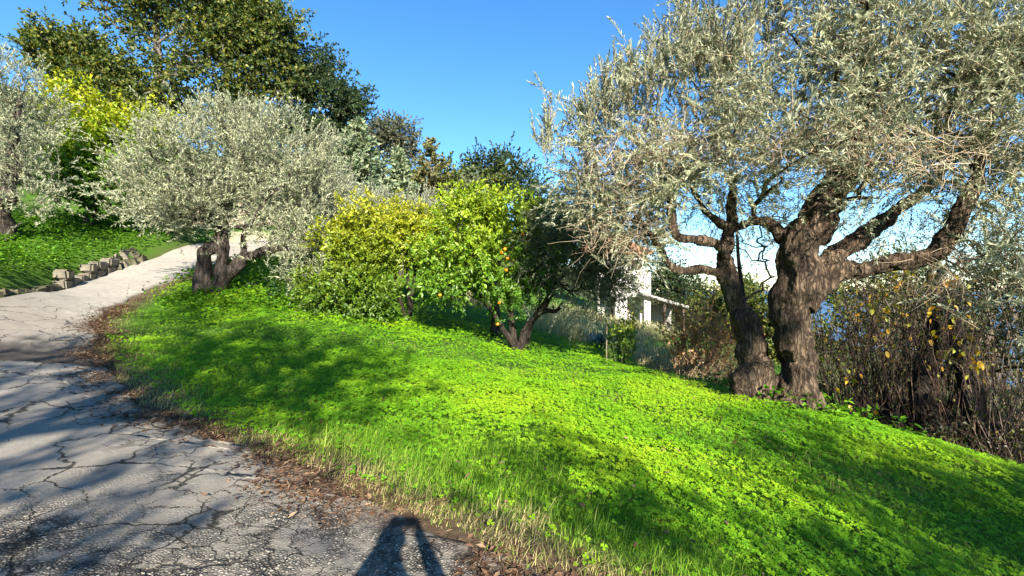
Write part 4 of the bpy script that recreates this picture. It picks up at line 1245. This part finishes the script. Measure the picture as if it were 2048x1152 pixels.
# pale-leaved spiky plant
rng = np.random.default_rng(210)
ba = onground(1196, 14.5, .02); ea = empty('agave_plant', ba, 'blue-grey rosette of pointed leaves in the dry grass', 'agave')
n = 34
az = rng.random(n) * 6.283; el = rng.uniform(.3, 1.3, n)
A = np.c_[np.cos(az) * np.cos(el), np.sin(az) * np.cos(el), np.sin(el)]
V, F, q = leafgeo(np.repeat(ba[None], n, 0) + A * .04, A, nrm(np.c_[-np.cos(az) * np.sin(el), -np.sin(az) * np.sin(el), np.cos(el)]), rng.uniform(.5, .75, n), .09, .25, True)
V = V.reshape(n, 6, 3)
AG = leafmat('agave_leaf', .05, .5)
for i in range(n):
    part('leaf', V[i], [np.array([[0, 1, 2, 3], [0, 3, 4, 5]])], AG, ea, attrs={'col': np.repeat(np.array([[.20, .29, .28]]) * rng.uniform(.8, 1.2), 6, 0)})
for o_ in ea.children:
    sm = o_.modifiers.new('thick', 'SOLIDIFY'); sm.thickness = .012

# thicket to the right of the old olive
YG = 'shrubs in the thicket below the lawn'
TH = [(1740, 9.6, 3.2, 1.0, 46, 'leggy shrub with dark bare stems and yellow leaves right beside the old olive', 221, 500),
      (1830, 9.2, 3.8, 1.1, 52, 'tall bare-stemmed shrub under the long horizontal olive limb', 222, 500),
      (1930, 8.6, 3.7, 1.0, 52, 'bare-stemmed shrub hung with large orange-yellow leaves', 223, 500),
      (2040, 8.0, 3.0, 1.0, 46, 'dark bare-stemmed shrub behind the hanging olive spray', 224, 900),
      (1880, 11.5, 4.8, 1.5, 60, 'dense grey-twigged shrub at the back of the thicket', 225, 900),
      (1700, 12.0, 3.6, 1.4, 50, 'leafy shrub seen past the right side of the olive trunk', 226, 1600),
      (2080, 10.5, 4.8, 1.4, 50, 'tall grey-twigged shrub deep in the thicket', 227, 900)]
thick = []
for (px, Y, h, sp, ns, lab, sd, nl) in TH:
    e_, P_, S_ = shrub('thicket_shrub', lab, onground(px, Y, .1), ns, h, sp, nl, .06, .035, [(.06, .08, .015), (.14, .15, .03), (.36, .29, .04)], DK if sd < 224 else [(.10, .065, .05), (.17, .115, .085), (.24, .18, .14)], sd, group=YG, r=.015, lean=(-.15, 0), lo=.1)
    thick.append((e_, P_, S_))
for (px, Y, h, sp, ns, lab, sd, nl) in [(1800, 8.8, 1.4, 1.0, 60, 'low dark brambles at the foot of the leggy shrub', 231, 2600), (1960, 7.9, 1.5, 1.0, 70, 'low dark brambles under the hanging olive spray', 232, 3200), (1900, 9.8, 1.9, 1.4, 70, 'waist-high dark brambles in the middle of the thicket', 233, 4200), (2060, 7.0, 1.0, .7, 50, 'low dark brambles at the lawn edge', 234, 1600), (2060, 9.6, 2.2, 1.3, 70, 'dense dark bush at the back right of the thicket', 235, 4500), (1740, 11, 1.6, 1.2, 60, 'dark bush behind the yellow-leaved shrub', 236, 3200)]:
    shrub('brambles', lab, onground(px, Y, .1), ns, h, sp, nl, .055, .036, [(.015, .02, .008), (.035, .045, .014), (.06, .05, .02)], DK, sd, group='brambles below the lawn', lo=.05, curve=.7)
# individual large yellow leaves


def big_leaf_mesh(k):
    r_ = np.random.default_rng(k)
    n = 7; tt = np.linspace(0, 1, n); w = np.sin(tt * np.pi) ** .7 * (.30 + .05 * k) * (1 - .25 * tt)
    V = []
    for t_, w_ in zip(tt, w):
        cz = -.35 * t_ ** 2
        V += [(t_, w_, cz + w_ * .35 + r_.normal(0, .015)), (t_, 0, cz), (t_, -w_, cz + w_ * .35 + r_.normal(0, .015))]
    F = []
    for i in range(n - 1):
        a = i * 3
        F += [(a, a + 1, a + 4, a + 3), (a + 1, a + 2, a + 5, a + 4)]
    me = mk('leaf', np.array(V), np.array(F), None, attrs={'col': np.repeat(np.array([[(.50, .36, .03), (.58, .34, .03), (.42, .40, .05), (.55, .28, .03)][k]]), len(V), 0)}, smooth=True)
    d_ = me.data; bpy.data.objects.remove(me); d_.materials.append(M_LEAF)
    return d_


BLM = [big_leaf_mesh(k) for k in range(4)]
rng = np.random.default_rng(240)
for (e_, P_, S_), places, nn in [(thick[0], [(1700, 660, 9.2, .35, .45), (1740, 600, 9.3, .25, .4), (1690, 740, 9.0, .3, .3), (1780, 560, 9.3, .2, .3)], 95),
                                 (thick[2], [(1890, 600, 8.2, .12, .3), (1900, 690, 8.1, .2, .25), (1860, 560, 8.3, .25, .3), (1950, 720, 8.0, .25, .15)], 75),
                                 (thick[1], [(1820, 500, 8.9, .4, .4), (1800, 640, 8.8, .35, .3)], 26)]:
    # leafy side twigs carry the leaves, tied back to the nearest stem
    for q in range(nn):
        px, py, Y, sx_, sz_ = places[rng.integers(len(places))]
        pt = W(px, py, Y) + rng.normal(0, 1, 3) * np.array([sx_, .25, sz_])
        all_ = P_.reshape(-1, 3); j = np.argmin(np.linalg.norm(all_ - pt, axis=1))
        tw = all_[j]
        pt = tw + (pt - tw) * min(1, .55 / max(.01, np.linalg.norm(pt - tw)))
        o = bpy.data.objects.new('leaf', BLM[rng.integers(4)]); COL.objects.link(o)
        sc_ = rng.uniform(.075, .125); o.location = tuple(pt); o.scale = (sc_,) * 3
        o.rotation_euler = (rng.uniform(-.9, .9), rng.uniform(.1, 1.2), rng.uniform(0, 6.283)); attach(o, e_)
        if q == 0: tws = []
        mid = (tw + pt) / 2 + rng.normal(0, .03, 3)
        tws.append(np.array([tw, mid, pt]))
    V, F = twigtubes(np.array(tws), .004, .002)
    part('leaf_stalks', V, F, M_TWIG, e_, attrs={'col': np.repeat(palette(len(tws), [(.10, .07, .04), (.20, .14, .08)], rng), 9, 0)})['kind'] = 'stuff'
# dark trunks in the thicket
for (px, Y, tk, lab, sd) in [(1855, 8.7, [(1855, 900, 8.7, 32), (1850, 840, 8.7, 26), (1845, 790, 8.75, 24), (1855, 720, 8.8, 17), (1870, 640, 8.8, 10), (1880, 540, 8.8, 5)], 'dark stump-like trunk with thin shoots below the lawn', 251),
                             (2000, 8.2, [(2010, 960, 8.2, 30), (1985, 880, 8.2, 24), (1950, 800, 8.3, 20), (1925, 720, 8.4, 14), (1905, 620, 8.4, 8)], 'leaning dark trunk rising from the lawn edge', 252)]:
    tree('thicket_tree', lab, 'tree', onground(px, Y, .1), [limb(tk, 16)], BL((px + 10, 600, Y + .4, .9, .8, .9), (px + 30, 700, Y + .3, .8, .6, .5)), 60, 5, .3, 7, .06, .034, [(.02, .03, .01), (.05, .055, .018), (.10, .085, .03)], M_BARK, M_LEAF, sd,
         group='trees in the thicket', shell=2., rtip=.006, rmax=.03, twig=(.06, .045, .035), six=True)
# thin airy tree whose fine twigs show against the sky under the olive's limbs
bls = BL((1400, 500, 13, .9, .8, .7), (1500, 480, 13.5, 1.0, .8, .9), (1530, 560, 13.5, .5, .5, .6), (1440, 420, 13.5, 1.0, .8, .6), (1580, 400, 14, 1., .8, .7))
bb = onground(1480, 13.4, .2)
tk = limb([(1490, 800, 13.4, 7), (1492, 650, 13.4, 5), (1480, 540, 13.4, 4), (1470, 440, 13.4, 2)], 12)
tree('airy_tree', 'thin dark-leaved tree seen against the sky behind the old olive', 'tree', bb, [tk], bls, 150, 6, .35, 9, .055, .022, [(.02, .035, .012), (.04, .055, .02), (.08, .085, .03)], M_BARK, M_LEAF, 255,
     shell=1.8, clump=.4, freq=1.2, spread=.25, rtip=.005, rmax=.03, twig=(.05, .04, .03))
bls = BL((1780, 520, 12.5, 1.1, .8, .9), (1900, 500, 12, 1.2, .8, 1.0), (2020, 520, 11.5, 1.0, .8, 1.1), (1690, 560, 12.5, .6, .6, .7), (1850, 620, 12, 1.2, .8, .7))
bb = onground(1860, 12.2, .2)
tk = limb([(1850, 900, 12.2, 8), (1855, 700, 12.2, 6), (1860, 560, 12.2, 4), (1870, 470, 12.2, 2)], 12)
tree('airy_tree', 'grey-green thin-leaved tree rising behind the thicket', 'tree', bb, [tk], bls, 190, 7, .4, 9, .07, .03, [(.03, .04, .015), (.07, .08, .03), (.15, .145, .05)], M_BARK, M_LEAF, 256,
     shell=1.8, clump=.4, freq=1.2, spread=.28, rtip=.006, rmax=.03, twig=(.07, .055, .045))
# greenery on the slope below, seen between the trunks
for (px, Y, bls, lab, sd, cols) in [(1530, 24, BL((1525, 655, 24, 1.0, 1.2, .8), (1500, 600, 24, .7, .8, .7), (1560, 690, 23, 1.5, 1.2, 1.0)), 'round green bush glimpsed between the two olive trunks', 261, OAKC),
                               (1350, 30, BL((1350, 575, 30, 1.5, 1.5, 1.2), (1390, 600, 30, 1.5, 1.5, 1.), (1320, 545, 31, .9, .9, .8)), 'dark pine-green tree beside the white house', 262, OAKD),
                               (1440, 26, BL((1440, 640, 26, 1.8, 1.5, 1.2), (1480, 600, 27, .8, 1., .8)), 'green bush behind the russet shrub', 263, OAKC),
                               (1700, 22, BL((1700, 600, 22, 1.6, 1.6, 1.2), (1640, 640, 22, 1.3, 1.3, 1.3), (1800, 570, 23, 1.8, 1.7, 1.5), (1720, 680, 22, 2.2, 1.8, 1.5), (1850, 660, 23, 2.2, 1.8, 1.6)), 'olive-green tree on the lower slope behind the thicket', 264, OAKC),
                               (1950, 19, BL((1950, 590, 19, 1.8, 1.6, 1.8), (2060, 560, 19, 2, 1.6, 2.2), (1880, 680, 18, 1.8, 1.5, 1.6), (2000, 700, 18, 2, 1.6, 1.5)), 'dark tree on the lower slope right of the thicket', 265, OAKD)]:
    bb = onground(px, Y, .3); cc = np.mean([b[:3] for b in bls], 0)
    bb[2] = min(bb[2], cc[2] - 1.0)
    tk = resample(np.c_[np.array([bb, bb + (cc - bb) * .5 + (.1, 0, 0), cc]), [.14, .1, .05]], 8)
    tree('slope_bush', lab, 'bush', bb, [(tk[:, :3], tk[:, 3])], bls, 110, 12, .5, 9, .17, .10, cols, M_BARK, M_OAK, sd, shell=2.2, clump=.25, out=.7, up=.4, spread=.3, rmax=.08, group='greenery on the lower slope')

# ------------------------------------------------------------------ block wall along the drive
MST = plainmat('wall_stone', (.095, .082, .062), (.21, .185, .14), 5, .9, .8, .2, .03)
MST2 = plainmat('mossy_stone', (.045, .048, .026), (.14, .12, .08), 4, .9, .8, .2, .03)


def stone_mesh(seed, sx, sy, sz, irr):
    import bmesh
    r_ = random.Random(seed)
    bm = bmesh.new()
    bmesh.ops.create_cube(bm, size=1)
    bmesh.ops.bevel(bm, geom=bm.edges[:], offset=.13, segments=2, affect='EDGES')
    for v in bm.verts:
        v.co.x = v.co.x * sx + r_.gauss(0, irr); v.co.y = v.co.y * sy + r_.gauss(0, irr); v.co.z = v.co.z * sz + r_.gauss(0, irr)
    me = bpy.data.meshes.new('stone_block'); bm.to_mesh(me); bm.free()
    return me


rng = np.random.default_rng(400)
wl = resample(ROAD_L, 900)
sdist = np.r_[0, np.cumsum(np.linalg.norm(np.diff(wl, axis=0), axis=1))]


def wall_at(s_):
    x = np.interp(s_, sdist, wl[:, 0]); y = np.interp(s_, sdist, wl[:, 1])
    x2 = np.interp(s_ + .2, sdist, wl[:, 0]); y2 = np.interp(s_ + .2, sdist, wl[:, 1])
    return np.array([x, y]), math.atan2(y2 - y, x2 - x)


s10 = sdist[np.argmin(np.abs(wl[:, 1] - 13.2))]
we = empty('block_wall', tuple(wall_at(s10)[0]) + (gz(*wall_at(s10)[0]) - .1,), 'low retaining wall of pale stone blocks along the drive', 'wall')
s_ = s10; k = 0
while s_ < s10 + 3.2:
    Lb = rng.uniform(.5, .75)
    c_, a_ = wall_at(s_ + Lb / 2)
    nvec = np.array([-math.sin(a_), math.cos(a_)])
    z0 = H0(c_[None])[0]
    for row in range(2):
        hb = .29
        if row == 1 and rng.random() < .15: continue
        o = bpy.data.objects.new('stone_block', stone_mesh(500 + k, Lb - .025, .34, hb - .02, .012)); COL.objects.link(o)
        o.data.materials.append(MST)
        p_ = c_ + nvec * (.16 + row * .02) + np.array([math.cos(a_), math.sin(a_)]) * (.2 if row == 1 else 0)
        o.location = (p_[0], p_[1], z0 - .08 + hb * (row + .5)); o.rotation_euler = (rng.normal(0, .02), rng.normal(0, .015), a_ + rng.normal(0, .03)); attach(o, we); k += 1
    s_ += Lb
re = empty('rubble_bank', tuple(wall_at(s_ + .3)[0]) + (gz(*wall_at(s_ + .3)[0]) - .1,), 'sloping bank of large weathered stones continuing the block wall', 'stone bank')
while s_ < s10 + 5.2:
    Lb = rng.uniform(.38, .7); c_, a_ = wall_at(s_ + Lb / 2); nvec = np.array([-math.sin(a_), math.cos(a_)]); z0 = H0(c_[None])[0]
    for row in range(2):
        o = bpy.data.objects.new('stone_block', stone_mesh(700 + k, Lb + .02, .42, .34, .05)); COL.objects.link(o); o.data.materials.append(MST if rng.random() < .4 else MST2)
        p_ = c_ + nvec * (.2 + row * .33)
        o.location = (p_[0], p_[1], z0 - .02 + row * .2); o.rotation_euler = (-.5 + rng.normal(0, .1), rng.normal(0, .08), a_ + rng.normal(0, .1)); attach(o, re); k += 1
    s_ += Lb * .95
s_ = sdist[np.argmin(np.abs(wl[:, 1] - 9.2))]
ke = empty('stone_edging', tuple(wall_at(s_)[0]) + (gz(*wall_at(s_)[0]) - .1,), 'short row of mossy edging stones left of the drive', 'stone edging')
while s_ < s10 - .3:
    Lb = rng.uniform(.35, .6); c_, a_ = wall_at(s_ + Lb / 2); nvec = np.array([-math.sin(a_), math.cos(a_)]); z0 = H0(c_[None])[0]
    o = bpy.data.objects.new('stone_block', stone_mesh(900 + k, Lb - .03, .35, .34, .03)); COL.objects.link(o); o.data.materials.append(MST2)
    p_ = c_ + nvec * .2; o.location = (p_[0], p_[1], z0 - .04); o.rotation_euler = (rng.normal(-.1, .1), rng.normal(0, .08), a_ + rng.normal(0, .12)); attach(o, ke); k += 1
    s_ += Lb

# ------------------------------------------------------------------ white house half hidden behind the olive
MW = plainmat('whitewash', (.42, .40, .36), (.62, .60, .55), 2.5, .9, .3)
MT = plainmat('roof_tile', (.30, .13, .075), (.48, .26, .16), 6, .85, .4)
MD = plainmat('dark_wood', (.05, .035, .025), (.10, .07, .05), 12, .8, .3)
MSL = plainmat('grey_slab', (.22, .21, .19), (.34, .32, .29), 6, .9, .5)
hb = np.array([5.0, 24.5, gz(5.0, 24.5) - .3]); he = empty('white_house', hb, 'small white house with tiled roof and lean-to behind the olive branches', 'house')


def boxgeo(x0, x1, y0, y1, z0, z1):
    V = np.array([(x, y, z) for z in (z0, z1) for y in (y0, y1) for x in (x0, x1)], float)
    return V, np.array([(0, 2, 3, 1), (4, 5, 7, 6), (0, 1, 5, 4), (2, 6, 7, 3), (0, 4, 6, 2), (1, 3, 7, 5)])


def hbox(name, mat, *bx):
    V, F = boxgeo(*bx); o = part(name, V, F, mat, he)
    bv = o.modifiers.new('edge', 'BEVEL'); bv.width = .015; bv.segments = 1
    return o


zb = hb[2]
hbox('wall', MW, 4.5, 6.9, 25.2, 28.5, zb, 3.45)
hbox('porch_lintel', MW, 4.9, 6.95, 24.0, 24.35, 1.15, 2.4)
hbox('pillar', MW, 5.15, 5.75, 23.95, 24.4, zb, 1.15)
hbox('pillar', MW, 6.6, 6.92, 23.95, 24.4, zb, 1.15)
hbox('porch_wall', MW, 4.9, 5.1, 24.35, 25.2, 1.15, 2.4)
hbox('door', MD, 5.2, 6.1, 25.13, 25.2, zb, 2.0)
w_ = hbox('window', MD, 6.25, 6.75, 25.14, 25.2, 2.55, 3.1)
# hipped roof with rows of barrel tiles
x0, x1, y0, y1, ze, zr = 3.2, 7.25, 24.8, 28.9, 3.45, 4.75
V = np.array([(x0, y0, ze), (x1, y0, ze), (x1, y1, ze), (x0, y1, ze), (x0 + 1.9, 26.85, zr), (x1 - 1.9, 26.85, zr), (x0, y0, ze - .1), (x1, y0, ze - .1), (x1, y1, ze - .1), (x0, y1, ze - .1)])
ro = part('roof', V, [np.array([[0, 1, 5, 4], [2, 3, 4, 5], [0, 6, 7, 1], [1, 7, 8, 2], [2, 8, 9, 3], [3, 9, 6, 0], [6, 9, 8, 7]]), np.array([[1, 2, 5], [3, 0, 4]])], MT, he)
G = Geo()
for xx in np.arange(x0 + .1, x1, .22):
    f = min(1, (xx - x0) / 1.9, (x1 - xx) / 1.9)
    V, F = tube([(xx, y0 - .06, ze + .02), (xx, y0 + (26.85 - y0) * f, ze + .02 + (zr - ze) * f)], [.085, .085], 7); G.add(V, F)
for yy in np.arange(y0 + .1, y1, .22):
    f = min(1, (yy - y0) / 2.05, (y1 - yy) / 2.05)
    V, F = tube([(x1 + .06, yy, ze + .02), (x1 - 1.9 * f, yy, ze + .02 + (zr - ze) * f)], [.085, .085], 7); G.add(V, F)
o = G.build('roof_tiles', MT, he, smooth=True); o['kind'] = 'stuff'
V = np.array([(6.3, 23.6, 1.42), (8.7, 23.6, .72), (8.7, 26.2, .80), (6.3, 26.2, 1.5)]); V = np.vstack([V, V - (0, 0, .14)])
part('lean_to_roof', V, np.array([(0, 1, 2, 3), (7, 6, 5, 4), (0, 4, 5, 1), (1, 5, 6, 2), (2, 6, 7, 3), (3, 7, 4, 0)]), MSL, he)
hbox('post', MD, 8.45, 8.57, 23.75, 23.87, gz(8.5, 23.8) - .2, .68)
hbox('post', MD, 7.5, 7.62, 23.75, 23.87, gz(7.5, 23.8) - .2, .93)
hbox('back_wall', MSL, 6.95, 8.6, 25.9, 26.1, gz(8, 26) - .4, .7)

# ------------------------------------------------------------------ trees behind the photographer that shade drive and lawn
SH = [(-1.2, -9.5, 8.6, [(-2.6, -9, 7.6, 2.0, 1.6, 1.4), (-.2, -9.5, 8.6, 1.9, 1.6, 1.5), (1.2, -9, 7.8, 1.3, 1.4, 1.0), (-4.2, -9, 7.2, 1.6, 1.5, 1.3), (-1.6, -9.2, 10.4, 1.5, 1.3, 1.0), (-3.2, -9, 12.6, 1.1, 1., 1.1), (-2.6, -9, 11.2, 1., 1., 1.)], 'tall oak behind the photographer shading the drive', 271, 250),
      (6.2, -9.5, 4.8, [(4.7, -9.2, 6.1, 1.3, 1.0, .5), (6.4, -9.4, 5.9, 1.5, 1.1, .55), (8.4, -9.2, 5.6, 1.6, 1.1, .55), (10, -9, 5.2, 1.4, 1.0, .55), (8.05, -9.2, 9.3, .3, .35, .9)], 'oak behind the photographer shading the lower lawn', 272, 200),
      (12.6, -9.5, 6.5, [(10.7, -9, 8.5, .9, 1., .9), (12.4, -9, 8.7, 1.4, 1.2, 1.2), (14.2, -9, 8.9, 1.4, 1.2, 1.3), (13, -9, 7.6, 1.5, 1., .7)], 'oak behind the photographer shading the thicket', 274, 95),
      (-6.5, -8, 4.5, [(-6.5, -8, 6.2, 1.8, 1.6, 1.6), (-8, -8, 5.5, 1.6, 1.5, 1.5), (-5, -7.5, 4.6, 1.3, 1.2, 1.2), (-2.6, -7.5, 4.6, 1.4, 1., .9), (-.6, -8, 4.9, .9, .8, .45)], 'low-branched oak behind the photographer at the roadside', 273, 150)]
for (x, y, h, bls, lab, sd, nt_) in SH:
    ex_ = None
    if sd == 272:
        r9 = np.random.default_rng(9); e0, e1_ = blob_points([(8.08, -9.2, 9.3, .26, .3, .85)], 90, r9, 2.); ex_ = (e0 - e1_ * .25, e1_)  # unseen dense leaf clump added to shade the old olive's left stem
    bb = np.array([x, y, gz(x, y) - .2])
    tk = resample(np.c_[np.array([bb, bb + (.1, 0, h * .5), bb + (0, .1, h)]), [.22, .17, .08]], 12)
    tree('oak_tree', lab, 'oak tree', bb, [(tk[:, :3], tk[:, 3])], bls, nt_, 6, .55, 8, .145, .095, OAKC, M_OAKBARK, M_OAK, sd, group='trees behind the photographer', shell=2., clump=.42, freq=.8, spread=.35, rtip=.012, rmax=.12, step=.5, extra=ex_)

# ------------------------------------------------------------------ the photographer (only the shadow falls into the picture)
rng = np.random.default_rng(5)
zf = gz(.06, -.42) + .012
vs = {}
vl = []; ed = []; rad = []


def jn(nm, p, r, link=None):
    vs[nm] = len(vl); vl.append((p[0] + .06, p[1] - .42, p[2] + zf)); rad.append(r)
    if link: ed.append((vs[link], vs[nm]))


jn('pelvis', (0, 0, .95), (.18, .12)); jn('belly', (0, 0, 1.12), (.20, .13), 'pelvis'); jn('chest', (0, .01, 1.32), (.21, .13), 'belly'); jn('collar', (0, 0, 1.44), (.09, .08), 'chest')
jn('neck', (0, .02, 1.52), (.055, .058), 'collar'); jn('jaw', (0, .05, 1.585), (.06, .07), 'neck'); jn('face', (0, .045, 1.65), (.075, .09), 'jaw'); jn('crown_of_head', (0, .03, 1.71), (.07, .085), 'face')
jn('nose', (0, .135, 1.63), (.014, .014), 'face')
for sgn, q in ((-1, 'l'), (1, 'r')):
    jn('sh' + q, (sgn * .20, 0, 1.41), (.085, .085), 'collar'); jn('el' + q, (sgn * .31, .10, 1.22), (.07, .07), 'sh' + q); jn('wr' + q, (sgn * .13, .33, 1.50), (.045, .045), 'el' + q)
    jn('pa' + q, (sgn * .10, .365, 1.56), (.036, .022), 'wr' + q)
    for fi, (fx, fz, fl) in enumerate([(.0, .055, .8), (-.004, .04, 1.), (-.004, .022, .95), (.0, .004, .75)]):
        jn(q + 'f%da' % fi, (sgn * (.095 + fx), .395, 1.565 + fz), (.009, .009), 'pa' + q); jn(q + 'f%db' % fi, (sgn * (.088 + fx), .405 , 1.565 + fz + .012), (.008, .008), q + 'f%da' % fi); jn(q + 'f%dc' % fi, (sgn * (.088 - .03 * fl), .406, 1.565 + fz + .014), (.0075, .0075), q + 'f%db' % fi)
    jn(q + 'ta', (sgn * .075, .36, 1.55), (.011, .011), 'pa' + q); jn(q + 'tb', (sgn * .055, .375, 1.565), (.009, .009), q + 'ta')
    jn('hi' + q, (sgn * .10, 0, .88), (.095, .10), 'pelvis'); jn('kn' + q, (sgn * .12, .02, .49), (.062, .066), 'hi' + q); jn('an' + q, (sgn * .13, -.01, .09), (.042, .045), 'kn' + q); jn('to' + q, (sgn * .15, .15, .045), (.042, .035), 'an' + q)
me = bpy.data.meshes.new('body'); me.from_pydata(vl, ed, [])
po = bpy.data.objects.new('body', me); COL.objects.link(po)
pe = empty('person', (.06, -.42, zf), 'person in dark jacket and jeans holding up a phone, casting a shadow on the drive', 'person')
attach(po, pe)
sk = po.modifiers.new('skin', 'SKIN'); sk.use_smooth_shade = True
if not me.skin_vertices: bpy.context.view_layer.objects.active = po
sv = me.skin_vertices[0].data if me.skin_vertices else None
if sv:
    for i, r in enumerate(rad):
        sv[i].radius = r
    sv[0].use_root = True
po.modifiers.new('sub', 'SUBSURF').levels = 1; po.modifiers['sub'].render_levels = 1
m, nt = newmat('clothes_and_skin'); t = NT(nt)
out = t.n('ShaderNodeOutputMaterial'); g_ = t.n('ShaderNodeNewGeometry'); sp_ = t.n('ShaderNodeSeparateXYZ'); t.l(g_.outputs['Position'], sp_.inputs[0])
c = t.mix(t.mapr(sp_.outputs[2], zf + .955, zf + .96), (.03, .04, .08), (.035, .035, .04))
c = t.mix(t.mapr(sp_.outputs[2], zf + 1.5, zf + 1.505), c, (.45, .28, .20))
c = t.mix(t.mapr(sp_.outputs[2], zf + .10, zf + .09), c, (.05, .04, .035))
p = t.n('ShaderNodeBsdfPrincipled'); t.l(c, p.inputs['Base Color']); p.inputs['Roughness'].default_value = .8; t.l(p.outputs[0], out.inputs['Surface'])
me.materials.append(m)
import bmesh
bm = bmesh.new(); bmesh.ops.create_icosphere(bm, subdivisions=3, radius=1)
bmesh.ops.delete(bm, geom=[v for v in bm.verts if v.co.z < -.15 or (v.co.y > .55 and v.co.z < .45)], context='VERTS')
for v in bm.verts:
    k_ = 1 + .06 * math.sin(v.co.x * 17 + v.co.z * 9) * math.sin(v.co.y * 13)
    v.co = Vector((v.co.x * .088 * k_ + .06, v.co.y * .108 * k_ - .42 + .03, v.co.z * .115 * k_ + 1.66 + zf))
me = bpy.data.meshes.new('hair'); bm.to_mesh(me); bm.free(); me.materials.append(plainmat('brown_hair', (.03, .02, .012), (.07, .045, .03), 60))
o = bpy.data.objects.new('hair', me); COL.objects.link(o); attach(o, pe)
bm = bmesh.new(); bmesh.ops.create_cube(bm, size=1)
for v in bm.verts: v.co = Vector((v.co.x * .155, v.co.y * .009, v.co.z * .074))
bmesh.ops.bevel(bm, geom=bm.edges[:], offset=.004, segments=2, affect='EDGES')
me = bpy.data.meshes.new('smartphone'); bm.to_mesh(me); bm.free(); me.materials.append(plainmat('phone_black', (.01, .01, .012), (.02, .02, .022), 10, .3, .0, .5))
o = bpy.data.objects.new('smartphone', me); COL.objects.link(o); o.location = (.06, -.028, CAMZ - .01)
tag(o, 'black smartphone held up in both hands of the person', 'phone')
